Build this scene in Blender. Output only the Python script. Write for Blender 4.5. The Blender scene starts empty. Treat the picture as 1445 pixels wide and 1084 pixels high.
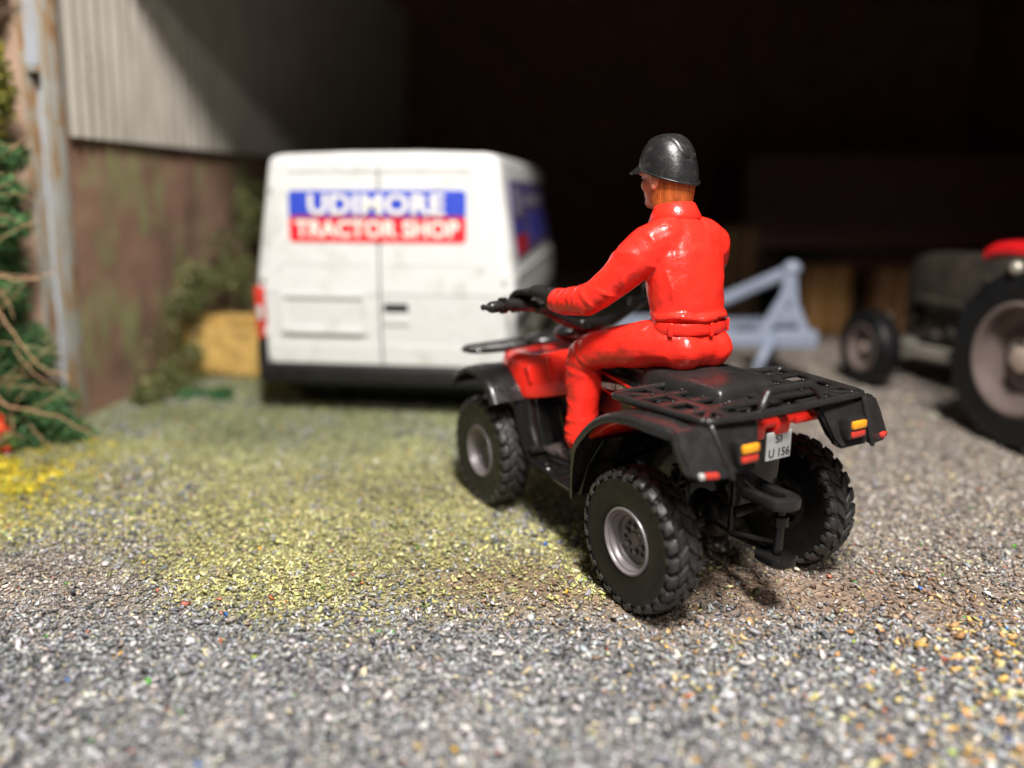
import bpy, bmesh, math, random
import numpy as np
from mathutils import Vector, Matrix, Euler
R = math.radians
rnd = random.Random(7)
rng = np.random.default_rng(11)
sc = bpy.context.scene
COL = sc.collection

# ---------------------------------------------------------------- camera
cd = bpy.data.cameras.new('camera'); cam = bpy.data.objects.new('camera', cd); COL.objects.link(cam)
cam.location = (0, 0, 1.69); cam.rotation_euler = (R(90 - 14), 0, 0)
cd.sensor_width = 36; cd.lens = 27.03; cd.clip_start = .05; cd.clip_end = 200
cd.dof.use_dof = True; cd.dof.focus_distance = 3.32; cd.dof.aperture_fstop = 0.27
sc.camera = cam
# ---------------------------------------------------------------- world: a dim room
w = bpy.data.worlds.new('World'); sc.world = w; w.use_nodes = True
bg = w.node_tree.nodes['Background']; bg.inputs[0].default_value = (1, .90, .80, 1); bg.inputs[1].default_value = .078
# ---------------------------------------------------------------- cluster of three room lamps above and behind the camera
for lx, ly, lz, en in [(.50, -1.10, 9.0, 690), (1.05, -2.05, 9.0, 690), (.85, -.15, 9.1, 690), (1.6, -4.6, 7.2, 230)]:      # the last one is an added weak fill for the barn's shade
    ld = bpy.data.lights.new('area_lamp', 'AREA'); ld.shape = 'DISK'; ld.size = .9; ld.energy = en
    ld.color = (1, .962, .918)
    lo = bpy.data.objects.new('area_lamp', ld); COL.objects.link(lo); lo.location = (lx, ly, lz)
    lo.rotation_euler = (Vector((.2, 4.6, .3)) - lo.location).to_track_quat('-Z', 'Y').to_euler()
sc.view_settings.view_transform = 'Standard'; sc.view_settings.look = 'None'
sc.view_settings.exposure = 0; sc.view_settings.gamma = 1
sc.cycles.use_denoising = True
sc.cycles.max_bounces = 6; sc.cycles.diffuse_bounces = 3; sc.cycles.glossy_bounces = 3
sc.cycles.sample_clamp_indirect = 4

# ---------------------------------------------------------------- materials
def nodes(name):
    m = bpy.data.materials.new(name); m.use_nodes = True
    nt = m.node_tree; return m, nt, nt.nodes['Principled BSDF']
def ramp(nt, stops, interp='LINEAR'):
    r = nt.nodes.new('ShaderNodeValToRGB'); e = r.color_ramp.elements; r.color_ramp.interpolation = interp
    while len(e) < len(stops): e.new(.5)
    for k, (p, c) in zip(e, stops): k.position = p; k.color = (*c, 1) if len(c) == 3 else c
    return r
def noise(nt, scale, detail=4, rough=.55, vec=None, dim='3D'):
    n = nt.nodes.new('ShaderNodeTexNoise'); n.inputs['Scale'].default_value = scale
    n.inputs['Detail'].default_value = detail; n.inputs['Roughness'].default_value = rough
    if vec is not None: nt.links.new(vec, n.inputs['Vector'])
    return n
def mixc(nt, fac, a, b, mode='MIX'):
    m = nt.nodes.new('ShaderNodeMix'); m.data_type = 'RGBA'; m.blend_type = mode
    for s, v in ((0, fac), (6, a), (7, b)):
        if hasattr(v, 'is_linked'): nt.links.new(v, m.inputs[s])
        elif s == 0: m.inputs[0].default_value = v
        else: m.inputs[s].default_value = (*v, 1)
    return m.outputs[2]
def pm(name, col, rough=.5, var=.12, vs=6, bump=.0, bs=60, metal=0, coat=0, dirt=None, dirt_amt=.4, ds=3, spec=.5, rvar=.12, stretch=None):
    """plain material with colour variation, uneven gloss, fine relief and optional dirt"""
    m, nt, b = nodes(name)
    tc = nt.nodes.new('ShaderNodeTexCoord'); o = tc.outputs['Object']
    if stretch:
        mp = nt.nodes.new('ShaderNodeMapping'); mp.inputs['Scale'].default_value = stretch; nt.links.new(o, mp.inputs[0]); o = mp.outputs[0]
    n = noise(nt, vs, 5, .6, o)
    lo = tuple(max(0, c * (1 - var)) for c in col); hi = tuple(min(1, c * (1 + var)) for c in col)
    c = ramp(nt, [(.3, lo), (.7, hi)]); nt.links.new(n.outputs[0], c.inputs[0]); out = c.outputs[0]
    if dirt:
        d = noise(nt, ds, 6, .68, o); dr = ramp(nt, [(.52, (0, 0, 0)), (.68, (dirt_amt,) * 3)])
        nt.links.new(d.outputs[0], dr.inputs[0]); out = mixc(nt, dr.outputs[0], out, dirt)
    nt.links.new(out, b.inputs['Base Color'])
    rn = noise(nt, vs * 2.3, 3, .6, o); rr = ramp(nt, [(.3, (max(0, rough - rvar),) * 3), (.7, (min(1, rough + rvar),) * 3)])
    nt.links.new(rn.outputs[0], rr.inputs[0]); nt.links.new(rr.outputs[0], b.inputs['Roughness'])
    b.inputs['Metallic'].default_value = metal; b.inputs['Coat Weight'].default_value = coat
    b.inputs['Coat Roughness'].default_value = .08; b.inputs['Specular IOR Level'].default_value = spec
    if bump:
        bn = noise(nt, bs, 4, .6, o); bp = nt.nodes.new('ShaderNodeBump'); bp.inputs['Strength'].default_value = bump
        bp.inputs['Distance'].default_value = .01; nt.links.new(bn.outputs[0], bp.inputs['Height'])
        nt.links.new(bp.outputs[0], b.inputs['Normal'])
    return m
def vcol_mat(name, rough=.8, bump=0, trans=0, spec=.3):
    m, nt, b = nodes(name)
    a = nt.nodes.new('ShaderNodeAttribute'); a.attribute_name = 'tint'
    tc = nt.nodes.new('ShaderNodeTexCoord'); n = noise(nt, 90, 3, .6, tc.outputs['Object'])
    r = ramp(nt, [(.25, (.7,) * 3), (.75, (1.25,) * 3)]); nt.links.new(n.outputs[0], r.inputs[0])
    nt.links.new(mixc(nt, 1, a.outputs[0], r.outputs[0], 'MULTIPLY'), b.inputs['Base Color'])
    b.inputs['Roughness'].default_value = rough; b.inputs['Specular IOR Level'].default_value = spec
    return m

M = {}
M['rubber'] = pm('tyre_rubber', (.008, .008, .0085), .38, .3, 9, .3, 70, dirt=(.06, .05, .04), dirt_amt=.05, ds=7, spec=.28)
M['tread'] = pm('tyre_tread_lit', (.030, .030, .0305), .40, .35, 16, .4, 60, dirt=(.12, .10, .08), dirt_amt=.30, ds=9)  # paler than the sidewalls: lamplight put into the colour, along with dust
M['rim'] = pm('dull_silver_plastic', (.215, .192, .198), .40, .10, 12, .05, 90, metal=.25)
M['hole'] = pm('dark_hole', (.01, .009, .009), .7, .1)
M['black_gloss'] = pm('glossy_black_plastic', (.010, .0095, .0095), .13, .2, 8, .04, 30, rvar=.06)
M['black'] = pm('satin_black_plastic', (.0165, .016, .0158), .29, .25, 10, .12, 120, rvar=.1, dirt=(.05, .045, .04), dirt_amt=.25, ds=14)
M['rack'] = pm('grey_black_plastic', (.018, .0175, .017), .27, .25, 14, .2, 90, rvar=.1)
M['seat'] = pm('seat_vinyl', (.020, .0195, .019), .30, .2, 9, .1, 140, rvar=.08)
M['red_paint'] = pm('red_bodywork', (.72, .022, .012), .16, .06, 5, .03, 40, coat=.3, rvar=.05)
M['red_lens'] = pm('red_lens', (.55, .045, .03), .25, .15, 30, .2, 60)
M['amber'] = pm('amber_lens', (.95, .36, .02), .3, .12, 40, .2, 60)
M['white_dot'] = pm('pale_reflector_end', (.5, .48, .46), .4, .1)
M['plate'] = pm('plate_white', (.62, .64, .64), .35, .05, 20)
M['ink'] = pm('black_ink', (.012, .012, .014), .5, .1)
M['overalls'] = pm('red_overalls', (.92, .028, .016), .29, .05, 7, .42, 20, rvar=.09, coat=.12)
M['skin'] = pm('painted_skin', (.74, .27, .17), .42, .1, 14, .1, 60)
M['hair'] = pm('ginger_hair', (.50, .12, .02), .5, .45, 40, .7, 110, stretch=(1, 1, .10))
M['cap'] = pm('dark_helmet', (.0135, .013, .014), .34, .2, 8, .14, 60, rvar=.08, dirt=(.10, .095, .09), dirt_amt=.3, ds=22)
M['glove'] = pm('black_glove', (.016, .015, .015), .36, .3, 12, .5, 60, rvar=.12)
M['shoe'] = pm('dark_leather', (.060, .046, .044), .32, .25, 12, .35, 50)
M['van'] = pm('van_white_paint', (.69, .69, .68), .32, .03, 4, .03, 20, dirt=(.50, .50, .45), dirt_amt=.7, ds=4.2)
M['van_black'] = pm('van_black_plastic', (.007, .007, .0065), .6, .2, 6, .1, 40)
M['blue'] = pm('sign_blue', (.035, .07, .52), .4, .06, 12)
M['red_sign'] = pm('sign_red', (.72, .02, .035), .4, .06, 12)
M['letter'] = pm('sign_letter_white', (.80, .78, .70), .45, .05, 20)
M['purple'] = pm('sign_purple', (.10, .08, .19), .3, .3, 4)
M['dark_blue'] = pm('side_sign_blue', (.05, .05, .28), .35, .15, 6)
M['dark_red'] = pm('side_sign_red', (.42, .02, .03), .35, .1, 6)
M['pale_print'] = pm('side_sign_pale', (.24, .22, .28), .35, .25, 5)
M['clear'] = pm('clear_lens', (.45, .46, .46), .15, .2, 9)
M['glass'] = pm('dark_glass', (.012, .012, .016), .06, .1)
M['steel_rust'] = None
M['grey_plastic'] = pm('lilac_grey_plastic', (.25, .285, .37), .42, .1, 5, .06, 30)
M['tr_rim'] = pm('faded_wheel_paint', (.135, .102, .093), .5, .12, 6, .1, 30, dirt=(.08, .055, .04))
M['hub'] = pm('pale_hub_paint', (.38, .29, .24), .45, .1, 8)
M['tr_grey'] = pm('dark_engine_grey', (.030, .025, .020), .5, .25, 8, .2, 30, dirt=(.10, .075, .05))
M['tr_red'] = pm('tractor_red', (.62, .012, .015), .25, .06, 5, coat=.2)
M['tr_metal'] = pm('dull_metal', (.38, .36, .30), .42, .15, 8, metal=.5)
M['wood'] = pm('dark_boards', (.17, .078, .052), .8, .3, 3)
M['roof'] = pm('roof_sheet', (.12, .085, .065), .7, .2, 3)
M['trailer'] = pm('dark_red_trailer_paint', (.055, .012, .010), .5, .15, 3)
M['twig'] = pm('dry_twig', (.50, .31, .17), .6, .3, 14, .3, 60)
M['chip'] = vcol_mat('stone_chip', .62, spec=.4)
M['leaf'] = vcol_mat('leaf', .6)
M['straw'] = vcol_mat('straw', .6)

def steel_mat():
    m, nt, b = nodes('weathered_steel'); o = nt.nodes.new('ShaderNodeTexCoord').outputs['Object']
    mp = nt.nodes.new('ShaderNodeMapping'); mp.inputs['Scale'].default_value = (5, 5, 1.1); nt.links.new(o, mp.inputs[0])
    n = noise(nt, 2.2, 6, .65, mp.outputs[0])
    c = ramp(nt, [(.36, (.42, .43, .42)), (.5, (.36, .34, .29)), (.56, (.36, .22, .10)), (.66, (.22, .10, .045))])
    nt.links.new(n.outputs[0], c.inputs[0]); nt.links.new(c.outputs[0], b.inputs['Base Color']); b.inputs['Roughness'].default_value = .65
    return m
M['steel_rust'] = steel_mat()
M['steel_web'] = pm('pale_steel_web', (.44, .47, .52), .5, .1, 4, .1, 30, dirt=(.35, .26, .16), dirt_amt=.6, ds=3)
def clad_mat():
    m, nt, b = nodes('weathered_cladding'); o = nt.nodes.new('ShaderNodeTexCoord').outputs['Object']
    mp = nt.nodes.new('ShaderNodeMapping'); mp.inputs['Scale'].default_value = (4, 4, .5); nt.links.new(o, mp.inputs[0])
    n = noise(nt, 3, 6, .6, mp.outputs[0]); c = ramp(nt, [(.3, (.27, .245, .21)), (.7, (.42, .39, .34))])
    nt.links.new(n.outputs[0], c.inputs[0]); nt.links.new(c.outputs[0], b.inputs['Base Color']); b.inputs['Roughness'].default_value = .6
    return m
M['clad'] = clad_mat()
def wall_mat(name, base, stain, moss):
    m, nt, b = nodes(name); o = nt.nodes.new('ShaderNodeTexCoord').outputs['Object']
    n = noise(nt, 2.2, 7, .62, o); c = ramp(nt, [(.3, tuple(x * .72 for x in base)), (.7, tuple(min(1, x * 1.2) for x in base))])
    nt.links.new(n.outputs[0], c.inputs[0]); out = c.outputs[0]
    n2 = noise(nt, 1.3, 6, .7, o); r2 = ramp(nt, [(.5, (0,) * 3), (.62, (.7,) * 3)]); nt.links.new(n2.outputs[0], r2.inputs[0])
    out = mixc(nt, r2.outputs[0], out, stain)
    if moss:
        mp = nt.nodes.new('ShaderNodeMapping'); mp.inputs['Scale'].default_value = (1, 1.5, .85); mp.inputs['Location'].default_value = (3.3, 1.9, .2)
        nt.links.new(o, mp.inputs[0]); n3 = noise(nt, 1.6, 5, .55, mp.outputs[0]); r3 = ramp(nt, [(.47, (0,) * 3), (.62, (.85,) * 3)])
        nt.links.new(n3.outputs[0], r3.inputs[0]); out = mixc(nt, r3.outputs[0], out, moss)
    nt.links.new(out, b.inputs['Base Color']); b.inputs['Roughness'].default_value = .85
    bn = noise(nt, 40, 5, .6, o); bp = nt.nodes.new('ShaderNodeBump'); bp.inputs['Strength'].default_value = .5; bp.inputs['Distance'].default_value = .02
    nt.links.new(bn.outputs[0], bp.inputs['Height']); nt.links.new(bp.outputs[0], b.inputs['Normal'])
    return m
M['wall'] = wall_mat('brown_rendered_wall', (.27, .155, .108), (.16, .098, .068), (.24, .27, .11))
M['pier'] = wall_mat('pink_rendered_pier', (.47, .31, .22), (.40, .28, .20), None)
def earth_mat():
    m, nt, b = nodes('earth'); o = nt.nodes.new('ShaderNodeTexCoord').outputs['Object']
    v = nt.nodes.new('ShaderNodeTexVoronoi'); v.inputs['Scale'].default_value = 70; nt.links.new(o, v.inputs['Vector'])
    hs = nt.nodes.new('ShaderNodeSeparateColor'); nt.links.new(v.outputs['Color'], hs.inputs[0])
    c = ramp(nt, [(0, (.35, .35, .35)), (.35, (.75, .74, .72)), (.6, (1.1, 1.08, 1.05)), (.85, (.9, .9, .92)), (1, (1.7, 1.7, 1.65))])
    nt.links.new(hs.outputs[0], c.inputs[0])
    n = noise(nt, 1.7, 5, .6, o); r = ramp(nt, [(.35, (.7, .68, .66)), (.65, (1.15, 1.1, 1.05))]); nt.links.new(n.outputs[0], r.inputs[0])
    at = nt.nodes.new('ShaderNodeAttribute'); at.attribute_name = 'tint'
    q = mixc(nt, 1, c.outputs[0], r.outputs[0], 'MULTIPLY'); nt.links.new(mixc(nt, 1, q, at.outputs[0], 'MULTIPLY'), b.inputs['Base Color']); b.inputs['Roughness'].default_value = .9
    bp = nt.nodes.new('ShaderNodeBump'); bp.inputs['Strength'].default_value = .8; bp.inputs['Distance'].default_value = .01
    nt.links.new(v.outputs['Distance'], bp.inputs['Height']); nt.links.new(bp.outputs[0], b.inputs['Normal'])
    return m
M['earth'] = earth_mat()

# ---------------------------------------------------------------- mesh helpers
class MB:
    def __init__(s): s.v = []; s.f = []
    def add(s, vs, fs, mat=None):
        o = len(s.v)
        for p in vs:
            p = Vector(p); s.v.append(tuple(mat @ p) if mat else tuple(p))
        s.f += [tuple(i + o for i in f) for f in fs]; return s
    def bm(s, bm, mat=None):
        bm.verts.index_update(); s.add([v.co for v in bm.verts], [[v.index for v in f.verts] for f in bm.faces], mat); bm.free(); return s
    def box(s, c, d, bev=.0, rot=None, seg=2):
        b = bmesh.new(); bmesh.ops.create_cube(b, size=1); bmesh.ops.scale(b, vec=d, verts=b.verts)
        if bev: bmesh.ops.bevel(b, geom=list(b.edges), offset=bev, segments=seg, affect='EDGES', profile=.5)
        m = Matrix.Translation(c) @ (Euler(rot).to_matrix().to_4x4() if rot else Matrix()); return s.bm(b, m)
    def prism(s, poly, d0, d1, plane='xz', bev=0, mat=None, seg=2):
        """polygon in a plane, pushed from d0 to d1 along the third axis"""
        b = bmesh.new(); k = {'xz': lambda a, c, d: (a, d, c), 'yz': lambda a, c, d: (d, a, c), 'xy': lambda a, c, d: (a, c, d)}[plane]
        n = len(poly); v0 = [b.verts.new(k(*p, d0)) for p in poly]; v1 = [b.verts.new(k(*p, d1)) for p in poly]
        b.faces.new(v0); b.faces.new(v1[::-1])
        for i in range(n): b.faces.new((v0[i], v1[i], v1[(i + 1) % n], v0[(i + 1) % n]))
        bmesh.ops.recalc_face_normals(b, faces=b.faces)
        if bev: bmesh.ops.bevel(b, geom=list(b.edges), offset=bev, segments=seg, affect='EDGES', profile=.5)
        return s.bm(b, mat)
    def tube(s, pts, r, n=10, closed=False, flat=None, mat=None, round_caps=False):
        pts = [Vector(p) for p in pts]; m = len(pts); rs = r if isinstance(r, (list, tuple)) else [r] * m
        vs = []; fs = []; up = None; rings = []
        for i in range(m):
            a = pts[(i - 1) % m] if (closed or i) else pts[0]; c = pts[(i + 1) % m] if (closed or i < m - 1) else pts[-1]
            t = (c - a).normalized()
            if up is None:
                up = Vector((0, 0, 1)) if abs(t.z) < .85 else Vector((1, 0, 0))
            u = (up - t * up.dot(t)).normalized(); up = u; q = t.cross(u)
            ring = []
            rr = rs[i]; ru, rq = rr if isinstance(rr, (list, tuple)) else (rr, rr)
            if flat: ru *= flat
            for k in range(n):
                g = 2 * math.pi * k / n; ring.append(pts[i] + u * (ru * math.sin(g)) + q * (rq * math.cos(g)))
            rings.append((ring, t, max(ru, rq)))
        if round_caps and not closed:
            def capring(ring, ctr, t, rr, sgn):
                out = []
                for e in (30, 55, 75):
                    out.append([ctr + (p - ctr) * math.cos(R(e)) + t * sgn * rr * math.sin(R(e)) for p in ring])
                return out
            a = capring(rings[0][0], pts[0], rings[0][1], rings[0][2], -1)[::-1]; b = capring(rings[-1][0], pts[-1], rings[-1][1], rings[-1][2], 1)
            R2 = a + [x[0] for x in rings] + b
        else: R2 = [x[0] for x in rings]
        m = len(R2); vs = [p for ring in R2 for p in ring]
        for i in range(m if closed else m - 1):
            j = (i + 1) % m
            for k in range(n):
                l = (k + 1) % n; fs.append((i * n + k, i * n + l, j * n + l, j * n + k))
        if not closed: fs.append(tuple(range(n - 1, -1, -1))); fs.append(tuple((m - 1) * n + k for k in range(n)))
        return s.add(vs, fs, mat)
    def lathe(s, prof, n=32, mat=None, axis='y', closed=False):
        """profile of (radius, height along the axis)"""
        vs = []; fs = []; m = len(prof)
        for (r, h) in prof:
            for k in range(n):
                g = 2 * math.pi * k / n; a, b = r * math.cos(g), r * math.sin(g)
                vs.append({'y': (a, h, b), 'z': (a, b, h), 'x': (h, a, b)}[axis])
        for i in range(m if closed else m - 1):
            j = (i + 1) % m
            for k in range(n):
                l = (k + 1) % n; fs.append((i * n + k, i * n + l, j * n + l, j * n + k))
        return s.add(vs, fs, mat)
    def ball(s, c, r, n=16, mat=None, rot=None):
        b = bmesh.new(); bmesh.ops.create_uvsphere(b, u_segments=n, v_segments=max(6, n // 2), radius=1)
        rr = r if isinstance(r, (list, tuple)) else (r, r, r)
        m = Matrix.Translation(c) @ (Euler(rot).to_matrix().to_4x4() if rot else Matrix()) @ Matrix.Diagonal((*rr, 1))
        return s.bm(b, (mat @ m) if mat else m)
    def loft(s, secs, caps=True, ring=True, mat=None):
        n = len(secs[0]); vs = [p for c in secs for p in c]; fs = []
        for i in range(len(secs) - 1):
            for k in range(n if ring else n - 1):
                l = (k + 1) % n; fs.append((i * n + k, i * n + l, (i + 1) * n + l, (i + 1) * n + k))
        if caps and ring: fs.append(tuple(range(n - 1, -1, -1))); fs.append(tuple((len(secs) - 1) * n + k for k in range(n)))
        return s.add(vs, fs, mat)
    def mesh(s, name, smooth=38):
        me = bpy.data.meshes.new(name); me.from_pydata(s.v, [], s.f); me.validate(); me.update()
        b = bmesh.new(); b.from_mesh(me); bmesh.ops.recalc_face_normals(b, faces=b.faces); b.to_mesh(me); b.free()
        if smooth:
            me.polygons.foreach_set('use_smooth', [True] * len(me.polygons)); me.set_sharp_from_angle(angle=R(smooth))
        return me
    def build(s, name, mat, parent=None, smooth=38, loc=None):
        me = s.mesh(name, smooth); me.materials.append(mat)
        return link(name, me, parent, loc)
def link(name, me, parent=None, loc=None):
    o = bpy.data.objects.new(name, me); COL.objects.link(o)
    if parent: o.parent = parent
    if loc: o.location = loc
    return o
def tag(o, label=None, cat=None, group=None, kind=None):
    for k, v in (('label', label), ('category', cat), ('group', group), ('kind', kind)):
        if v: o[k] = v
    return o
def thing(name, label, cat, loc=(0, 0, 0), rz=0, group=None):
    o = bpy.data.objects.new(name, None); COL.objects.link(o); o.location = loc; o.rotation_euler = (0, 0, rz)
    o.empty_display_size = .2; return tag(o, label, cat, group)
def applied(o, *mods):
    """bake modifiers into the mesh"""
    for t, kw in mods:
        m = o.modifiers.new(t.lower(), t)
        for k, v in kw.items(): setattr(m, k, v)
    dg = bpy.context.evaluated_depsgraph_get(); me = bpy.data.meshes.new_from_object(o.evaluated_get(dg))
    old = o.data; o.modifiers.clear(); o.data = me; me.name = o.name
    me.polygons.foreach_set('use_smooth', [True] * len(me.polygons)); return o
def curve_pts(pts, n=6):
    """Catmull-Rom through the points"""
    P = [Vector(p) for p in pts]; P = [P[0] * 2 - P[1]] + P + [P[-1] * 2 - P[-2]]; out = []
    for i in range(1, len(P) - 2):
        for k in range(n):
            t = k / n; a, b, c, d = P[i - 1:i + 3]
            out.append(.5 * ((2 * b) + (c - a) * t + (2 * a - 5 * b + 4 * c - d) * t * t + (3 * b - a - 3 * c + d) * t ** 3))
    out.append(P[-2]); return out
def text(name, s, w, h, mat, parent, mtx, depth=.002, bold=.0, space=1.0):
    """lettering of width w and height h, centred, in the plane given by mtx (x right, y up)"""
    c = bpy.data.curves.new(name, 'FONT'); c.body = s; c.size = 1; c.offset = bold; c.extrude = .01; c.resolution_u = 3; c.space_character = space
    t = bpy.data.objects.new(name, c); COL.objects.link(t)
    dg = bpy.context.evaluated_depsgraph_get(); me = bpy.data.meshes.new_from_object(t.evaluated_get(dg)); bpy.data.objects.remove(t)
    co = np.empty(len(me.vertices) * 3); me.vertices.foreach_get('co', co); co = co.reshape(-1, 3)
    lo, hi = co.min(0), co.max(0); co -= (lo + hi) / 2; co *= np.array([w / (hi[0] - lo[0]), h / (hi[1] - lo[1]), depth / .02])
    me.vertices.foreach_set('co', co.ravel()); me.transform(mtx); me.materials.clear(); me.materials.append(mat); me.update(); me.name = name
    return link(name, me, parent)
def frame(o, x, y):
    """matrix with origin o, x right, y up"""
    x = Vector(x).normalized(); y = Vector(y); y = (y - x * y.dot(x)).normalized(); z = x.cross(y)
    return Matrix(((x.x, y.x, z.x, o[0]), (x.y, y.y, z.y, o[1]), (x.z, y.z, z.z, o[2]), (0, 0, 0, 1)))
def rrect(w, h, r, n=4):
    out = []
    for cx, cy, a in ((w / 2 - r, h / 2 - r, 0), (-w / 2 + r, h / 2 - r, 90), (-w / 2 + r, -h / 2 + r, 180), (w / 2 - r, -h / 2 + r, 270)):
        for k in range(n + 1): g = R(a + 90 * k / n); out.append((cx + r * math.cos(g), cy + r * math.sin(g)))
    return out
def copy_tree(o, parent=None):
    c = o.copy(); COL.objects.link(c)
    if parent: c.parent = parent
    for ch in list(o.children): copy_tree(ch, c)
    return c
def vnoise(x, y, s, seed=0):
    """smooth value noise in numpy"""
    x = np.asarray(x) * s; y = np.asarray(y) * s; xi = np.floor(x).astype(int); yi = np.floor(y).astype(int); fx = x - xi; fy = y - yi
    fx = fx * fx * (3 - 2 * fx); fy = fy * fy * (3 - 2 * fy)
    def h(a, b):
        n = (a * 374761393 + b * 668265263 + seed * 974711) & 0x7fffffff; n = ((n ^ (n >> 13)) * 1274126177) & 0x7fffffff
        return ((n ^ (n >> 16)) & 0xffff) / 65535.
    return (h(xi, yi) * (1 - fx) + h(xi + 1, yi) * fx) * (1 - fy) + (h(xi, yi + 1) * (1 - fx) + h(xi + 1, yi + 1) * fx) * fy
def big_mesh(name, V, F, C, mat):
    """triangles or quads from numpy with a colour per vertex"""
    me = bpy.data.meshes.new(name); k = F.shape[1]
    me.vertices.add(len(V)); me.vertices.foreach_set('co', V.astype(np.float32).ravel())
    me.loops.add(F.size); me.loops.foreach_set('vertex_index', F.astype(np.int32).ravel())
    me.polygons.add(len(F)); me.polygons.foreach_set('loop_start', np.arange(0, F.size, k, dtype=np.int32))
    me.update(calc_edges=True)
    a = me.color_attributes.new('tint', 'FLOAT_COLOR', 'POINT'); a.data.foreach_set('color', np.c_[C, np.ones(len(C))].astype(np.float32).ravel())
    me.materials.append(mat); return me

# ================================================================ QUAD BIKE (x forward, y left)
QL = (.650, 3.626, 0); QR = R(119.5)
quad = thing('quad_bike', 'red and black quad bike with knobbly tyres and a registration plate under its rear rack', 'quad bike', QL, QR)

def make_wheel(parent, loc, rz):
    # tyre: flat sidewall, shoulder lugs and a V-shaped tread
    t = MB(); RT = .311
    prof = [(.150, -.10), (.152, -.108), (.19, -.117), (.25, -.122), (.282, -.119), (.289, -.116), (.304, -.10), (RT, -.06), (RT + .003, 0), (RT, .06), (.304, .10),
            (.286, .116), (.282, .121), (.279, .119), (.25, .121), (.19, .117), (.158, .110), (.152, .104), (.148, .09), (.147, -.09)]
    t.lathe(prof, 64, closed=True); nf = len(t.f)
    N = 25
    def lug(a0, a1, s0, s1, y0, y1, r0, rt, rs=None):
        # a hexahedral block: angles a0..a1 at y0, shifted by s at y1, top at rt; rs = top radius at the y1 side
        rs = rt if rs is None else rs; V = []
        for (rb, ins) in ((r0, 0), (None, 1)):
            for (y, s, top) in ((y0, s0, rt), (y1, s1, rs)):
                for a in (a0, a1):
                    mid = (a0 + a1) / 2; aa = mid + (a - mid) * (1 - .16 * ins) + s
                    rr = rb if rb else top; yy = y + ((y0 + y1) / 2 - y) * .10 * ins
                    V.append((rr * math.cos(aa), yy, rr * math.sin(aa)))
        b = bmesh.new(); vs = [b.verts.new(p) for p in V]
        for f in ((0, 1, 3, 2), (4, 6, 7, 5), (0, 4, 5, 1), (2, 3, 7, 6), (0, 2, 6, 4), (1, 5, 7, 3)): b.faces.new([vs[i] for i in f])
        bmesh.ops.recalc_face_normals(b, faces=b.faces)
        bmesh.ops.bevel(b, geom=list(b.edges), offset=.0035, segments=1, affect='EDGES'); t.bm(b)
    st = 2 * math.pi / N
    for i in range(N):
        a = i * st
        lug(a, a + st * .74, 0, st * .50, .003, .066, .302, .329)
        lug(a + st * .5, a + st * 1.24, 0, st * .50, -.003, -.066, .302, .329)
        lug(a + st * .54, a + st * 1.28, 0, st * .16, .073, .121, .296, .327, .315)
        lug(a + st * .04, a + st * .78, 0, st * .16, -.073, -.121, .296, .327, .315)
        lug(a + st * .60, a + st * 1.00, 0, 0, .114, .129, .280, .313, .300)      # stubs wrapping on to the sidewall
        lug(a + st * .10, a + st * .50, 0, 0, -.114, -.129, .280, .313, .300)
    h = MB(); h.lathe([(.0, .040), (.030, .040), (.034, .036), (.036, .030), (.088, .024), (.094, .020), (.094, .0), (0, .0)], 40)
    for k in range(6):
        g = R(60 * k + 12); h.lathe([(.0145, .02), (.0145, .046), (.011, .052), (0, .053)], 12, Matrix.Translation((.058 * math.cos(g), 0, .058 * math.sin(g))))
    sq = lambda m: setattr(m, 'v', [(x * .925, y * .66, z * .925) for x, y, z in m.v]) or m
    wheel = sq(h).build('wheel', M['rim'], parent); wheel.location = loc; wheel.rotation_euler = (0, rnd.uniform(0, 6), rz)
    ty = sq(t).build('tyre', M['rubber'], wheel, 40); ty.data.materials.append(M['tread']); ty.data.polygons.foreach_set('material_index', [0 if i < nf and not (64 * 6 <= i < 64 * 9) else 1 for i in range(len(ty.data.polygons))])
    sq(MB().lathe([(.153, .098), (.156, .108), (.153, .116), (.146, .118), (.141, .112), (.139, .098), (.131, .094), (.128, .062), (.122, .056), (.112, .053), (.108, .030), (.090, .022), (.090, .008),
                (.112, .01), (.126, .03), (.146, .06)], 56, closed=True)).build('rim', M['rim'], wheel, 50)
    for k in range(6):
        g = R(60 * k + 42); sq(MB().lathe([(.0, .0245), (.012, .0250), (.012, .018), (0, .018)], 12, Matrix.Translation((.074 * math.cos(g), .002, .074 * math.sin(g))))).build('vent_hole', M['hole'], wheel)
    i = MB(); i.lathe([(.152, -.098), (.152, -.112), (.118, -.112), (.116, -.085), (.150, -.07)], 40, closed=True)
    for k in range(3): i.box((0, -.095, 0), (.25, .02, .022), .004, (0, R(60 * k + 20), 0))
    i.lathe([(.05, -.05), (.05, -.115), (0, -.118)], 20); sq(i).build('inner_rim', M['rack'], wheel)
    return wheel
for x in (-.543, .767):
    for s in (1, -1): make_wheel(quad, (x, s * .448, .302), 0 if s > 0 else math.pi)

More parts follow.
